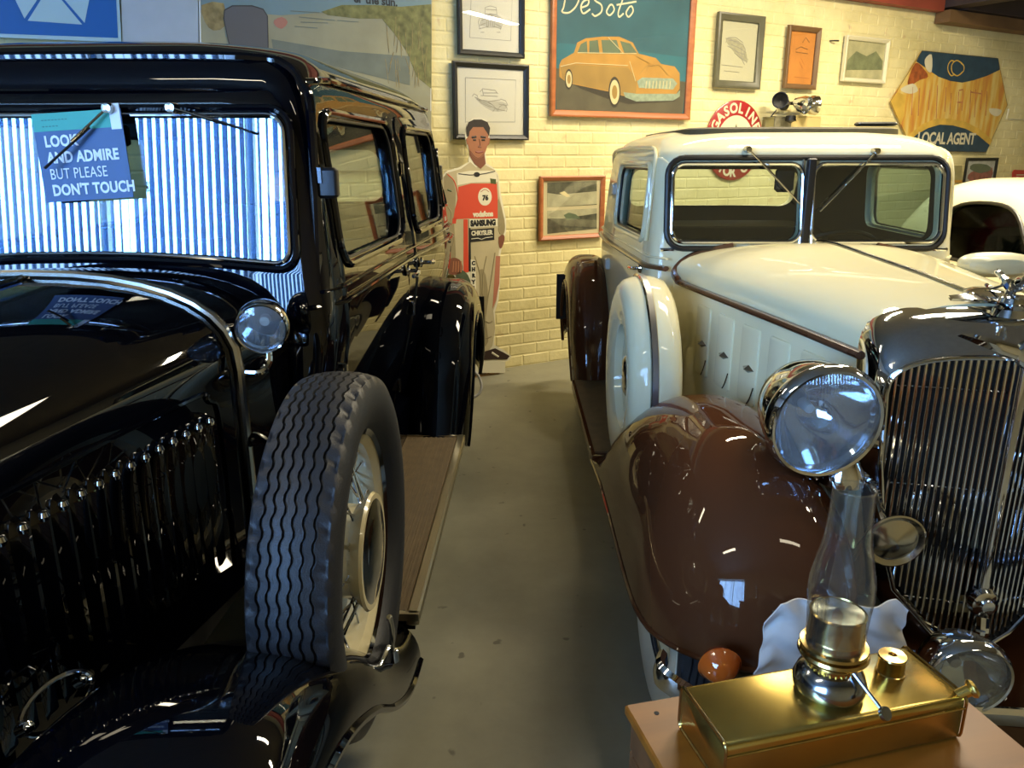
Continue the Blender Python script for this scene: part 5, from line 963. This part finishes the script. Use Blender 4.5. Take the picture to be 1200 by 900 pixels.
    # interior
    seat_(car, -.56, .56, 3.95, .70, .46); b = B(); b.rbox(-.55, .55, 3.35, 3.46, 1.02, 1.16, .03); b.obj('dashboard', M['dark2'], car); steering(car, .28, 3.70, 1.10)
    b = B(); b.rbox(-.10, -.02, 3.42, 3.45, 1.40, 1.50, .012); b.obj('interior_mirror', M['dark2'], car); b = B(); b.box(-.52, .52, 4.55, 5.0, 1.12, 1.16); b.obj('parcel_shelf', M['dark2'], car)
    return car
CAR2 = cream_car()

# ================================================================== third car, behind on the right
def pale_car():
    car = thing('rounded_saloon', 'pale rounded old saloon parked behind the cream car at the right edge', 'car', (3.72, 0, 0), 0); K = M['cream']
    body = Body([(.28, .70, 3.6, 7.0, .25, .4), (.5, .80, 3.5, 7.1, .3, .5), (.75, .82, 3.5, 7.1, .35, .5), (.86, .80, 3.6, 7.0, .4, .6), (.95, .74, 4.15, 6.7, .4, .6), (1.1, .71, 4.3, 6.5, .4, .6), (1.27, .64, 4.5, 6.3, .4, .55), (1.35, .55, 4.7, 6.1, .4, .5), (1.395, .38, 5.0, 5.9, .3, .35), (1.40, .1, 5.4, 5.6, .08, .08)], [(3.4, .9), (4.2, 1), (6, 1), (7.1, .85)])
    sw_ = [(4.50, .90), (5.55, .90), (5.60, 1.0), (5.52, 1.18), (5.35, 1.245), (5.0, 1.255), (4.78, 1.20), (4.60, 1.06), (4.48, .95)]; sw_ = cr(sw_, 3, True)
    body.shell('body', [K, M['dark']], car, [prism_x(sw_, -1.3, 1.3), prism_y(rrect(-.50, .50, .99, 1.22, .08), 3.9, 5.0)], .5)
    for sg in (-1, 1):
        frame_loop('window_seal', M['trim'], car, body.side, sg, sw_, .012, .002); pane_side('window_glass', glass('dark_glass', (.4, .45, .4), 1.5, refl=.12) if sg < 0 else bpy.data.materials['dark_glass'], car, body.side, sg, sw_, -.015)
        b = B(); b.tube([(sg*(body.side(y, .80)+.004), y, .80) for y in [3.7+.1*k for k in range(32)]], .010, 6); b.obj('waist_strip', M['chrome'], car)
        for y in (3.95, 6.35): wheel(car, 'road_wheel', sg*.74, y, .31, sg, Rr=.31, wd=.16, wire=False, simple=True)
        b = B(); b.rbox(sg*.83-.012, sg*.83+.012, 5.2, 5.32, .80, .82, .004); b.obj('door_handle', M['chrome'], car)
        dome_lamp(car, 'headlamp', (sg*.55, 3.53, .66), .09, .08)
    b = B(); b.tube(cr([(-.8, 3.55, .42), (-.6, 3.42, .42), (0, 3.36, .42), (.6, 3.42, .42), (.8, 3.55, .42)], 4), .035, 8, sy=1.4); b.obj('front_bumper', M['chrome'], car)
    steering(car, -.36, 4.95, .98, .20, .5, M['rubber']); seat_(car, -.6, .6, 5.2, .6, .45); return car
CAR3 = pale_car()
# ------------------------------------------------------------------ crate with the brass lamp
CA = atan2(.131, .53); CO = Vector((.175, 1.003, 0))     # back left corner of the crate
ct = thing('wooden_crate', 'plywood topped wooden crate in the bottom right corner of the view', 'crate', tuple(CO), CA)
CWD, CDP, CH = .51, .40, .75
b = B(); b.box(-.004, CWD, -CDP, .0, CH-.018, CH, r=.003); b.obj('top_board', M['crate'], ct)
n = 13; sh = (CH-.03)/n
bm1 = B(); bm1.box(0, CWD-.012, -.012, 0, .002, sh-.002, r=.0015); bm2 = B(); bm2.box(0, .012, -CDP+.016, -.016, .002, sh-.002, r=.0015); m1 = bm1.mesh('plank', M['cratedark']); m2 = bm2.mesh('plank', M['cratedark'])
for i in range(n):
    z = .004 + i*sh
    link('plank', m1, ct, (.006, -.004, z)); link('plank', m1, ct, (.006, -CDP+.016, z)); link('plank', m2, ct, (.004, 0, z)); link('plank', m2, ct, (CWD-.016, 0, z))
b = B()
for x in (.02, CWD-.05):
    for y in (-.045, -CDP+.02): b.box(x, x+.03, y, y+.025, 0, CH-.018)
b.obj('corner_posts', M['cratedark'], ct)
for x, y in ((.035, -.03), (.04, -.27), (CWD-.03, -.03)):
    b = B(); b.lathe([(.001, .0008), (.004, .0006), (.0045, -.002)], 10, T3(x, y, CH)); b.obj('nail_head', M['dark2'], ct)

TL = Vector((.2435, .953, 0)); TA = atan2(1.048-.953, .606-.2435)
tk = thing('brass_oil_lamp', 'polished brass oil lamp with glass chimney on a rectangular brass tank', 'oil lamp', (TL.x, TL.y, CH), TA)
tw, td, th_ = .375, .125, .072
b = B(); rows = []
for x in [0, .003, tw-.003, tw]:
    q = 0 if 0 < x < tw else .003; rows.append([(x, y, z) for y, z in rrect(-td+q, -q, .0+q*0, th_-q, .010, 4)])
b.grid(rows, cu=True, caps=True); b.obj('tank', M['brass'], tk, 50)
for x in (.0, tw):
    b = B(); b.tube([(x, y, z) for y, z in rrect(-td-.001, .001, .002, th_+.001, .011, 4)], .0022, 6, closed=True); b.obj('end_seam', M['brass2'], tk)
b = B(); b.tube([(0, -td-.001, th_-.018), (tw, -td-.001, th_-.018)], .0018, 6); b.obj('side_seam', M['brass2'], tk)
lx, ly = .196, -.062
b = B(); b.lathe([(.001, .0), (.040, .0), (.0485, .008), (.050, .018), (.045, .032), (.034, .042), (.026, .046), (.001, .047)], 40, T3(lx, ly, th_), cap=False); b.obj('font', M['pewter'], tk)
b = B(); b.lathe([(.030, .040), (.033, .044), (.033, .052), (.030, .056), (.046, .064), (.048, .068), (.046, .072), (.040, .073), (.046, .077), (.045, .081), (.038, .082)], 48, T3(lx, ly, th_-.004), cap=False); b.obj('gallery', M['brass2'], tk)
b = B(); b.lathe([(.038, .076), (.0375, .092), (.0385, .093), (.0375, .095), (.0365, .128), (.038, .130), (.036, .132), (.034, .128), (.033, .10), (.001, .098)], 48, T3(lx, ly, th_-.004), cap=False); b.obj('burner', M['brass2'], tk)
b = B(); b.lathe([(.001, .135), (.014, .131), (.034, .1285), (.036, .126)], 40, T3(lx, ly, th_-.002), cap=False); b.obj('burner_dome', mat('burner_dark', (70, 72, 66), .25, metal=1), tk)
for k in range(28):
    if k % 1 == 0: a = 2*pi*k/28; bq = B(); bq.lathe([(.001, -.002), (.0018, -.002), (.0018, .002), (.001, .002)], 6, T3(lx+.033*cos(a), ly+.033*sin(a), th_+.044)); bq.obj('vent_stud', M['brass2'], tk)
zc = th_
CHP = [(.040, .070), (.0395, .10), (.0415, .135), (.0435, .160), (.042, .180), (.037, .205), (.0315, .232), (.0285, .262), (.0275, .29), (.0272, .310)]
CHP = cr(CHP, 4); b = B(); b.lathe(CHP + [(r-.0014, h) for r, h in CHP[::-1]], 56, T3(lx, ly, zc), cap=False); b.grid([[((.0272+q)*cos(a)+lx, (.0272+q)*sin(a)+ly, zc+.310+p) for a in [2*pi*k/48 for k in range(48)]] for q, p in ((.0006, -.001), (.0006, .001), (-.002, .001), (-.002, -.001), (.0006, -.001))], cu=True)
b.obj('glass_chimney', M['chimglass'], tk, 60)
b = B(); b.tube([(lx+.01, ly-.03, th_+.050), (lx+.026, ly-.078, th_+.018)], .0026, 8); kn = b.obj('wick_spindle', M['pewter'], tk); b = B(); b.lathe([(.001, -.003), (.009, -.003), (.0095, 0), (.009, .003), (.001, .003)], 20, T3(lx+.027, ly-.080, th_+.017, radians(55), 0, radians(17))); b.obj('wick_knob', M['pewter'], tk)
b = B(); b.lathe([(.021, .0), (.0205, .003), (.019, .004), (.019, .024), (.020, .027), (.019, .030), (.006, .031), (.005, .027), (.001, .026)], 36, T3(.308, -.052, th_), cap=False); b.obj('filler_cap', M['brass2'], tk)
b = B(); b.lathe([(.001, .0), (.0085, 0), (.0085, .018), (.012, .020), (.014, .024), (.011, .028), (.001, .030)], 20, T3(tw-.006, -td+.012, th_-.006, 0, radians(60), radians(-15)), cap=False); b.obj('valve_knob', M['brass'], tk)

# ------------------------------------------------------------------ white cloth over the number plate, between bumper and crate
cl = thing('white_cloth', 'crumpled white cloth hung over a plate behind the glass chimney', 'cloth', (.650, 1.40, 0), .06)
random.seed(11)
ph = [random.uniform(0, 6) for _ in range(8)]
def crumple(u, v): return .005*sin(7*u+ph[0]+3*v) + .005*sin(13*v+ph[1]-5*u) + .006*sin(21*u+ph[2]+9*v) + .004*sin(33*v+ph[3]+17*u)
rows = []; back_ = []
for i in range(41):
    r_ = []; k_ = []
    for j in range(31):
        u, v = i/40, j/30; hw_ = .155; x = (u-.5)*2*hw_*(1.03-.06*v) + .008*sin(9*v+ph[4])*(1 if u > .5 else -1)*abs(u-.5)*2; z = .42 + .268*v + (.006*sin(u*7+.5) - .04*max(0, .10-u)/.10 - .022*max(0, u-.93)/.07)*v
        y = -.03 + crumple(u, v) + .03*(v-.5)**2; r_.append((x, y, z)); k_.append((x, y+.004, z))
    rows.append(r_); back_.append(k_)
b = B(); b.grid(rows, flip=True); b.grid(back_); b.grid([rows[0], back_[0]]); b.grid([rows[-1], back_[-1]]); b.grid([[r_[-1] for r_ in rows], [r_[-1] for r_ in back_]]); b.grid([[r_[0] for r_ in rows], [r_[0] for r_ in back_]]); b.obj('cloth_sheet', M['clothm'], cl, 80)
b = B(); b.box(-.12, .12, .0, .006, .40, .66); b.box(-.10, -.07, .0, .05, .36, .44); b.box(.07, .10, .0, .05, .36, .44); b.obj('plate_behind', M['dark2'], cl)
# far indicator lamp is built with the cream car; the right-edge ring is left out

# ------------------------------------------------------------------ ceiling tubes and the wide skylight-like panel
LL = dict(zip([(a, c) for a, c, _ in CEILING_LIGHTS], ['white ceiling batten light over the black sedan cabin', 'wide skylight-like ceiling panel over the cream car bonnet', 'white ceiling batten light right of the camera above the crate', 'white ceiling batten light nearest the big saloon poster', 'white ceiling batten light nearest the hexagonal sign', 'white ceiling batten light over the pale rounded saloon', 'white ceiling batten light near the blind behind the black sedan bonnet']))
for (x, y, k), p in zip(CEILING_LIGHTS, TP):
    t = thing('ceiling_light', LL[(x, y)], 'ceiling light', (x, y, CZ), A if k == 1 else 0, 'ceiling batten lights')
    b = B(); b.box(-.62, .62, -.07, .07, -.05, 0); b.obj('batten', M['white'], t)
    area_light('overhead_light', (x, y, CZ-.056), (0, 0, t.rotation_euler.z), 1.2 if k != 2 else 1.1, .13 if k != 2 else .5, p, WARM)
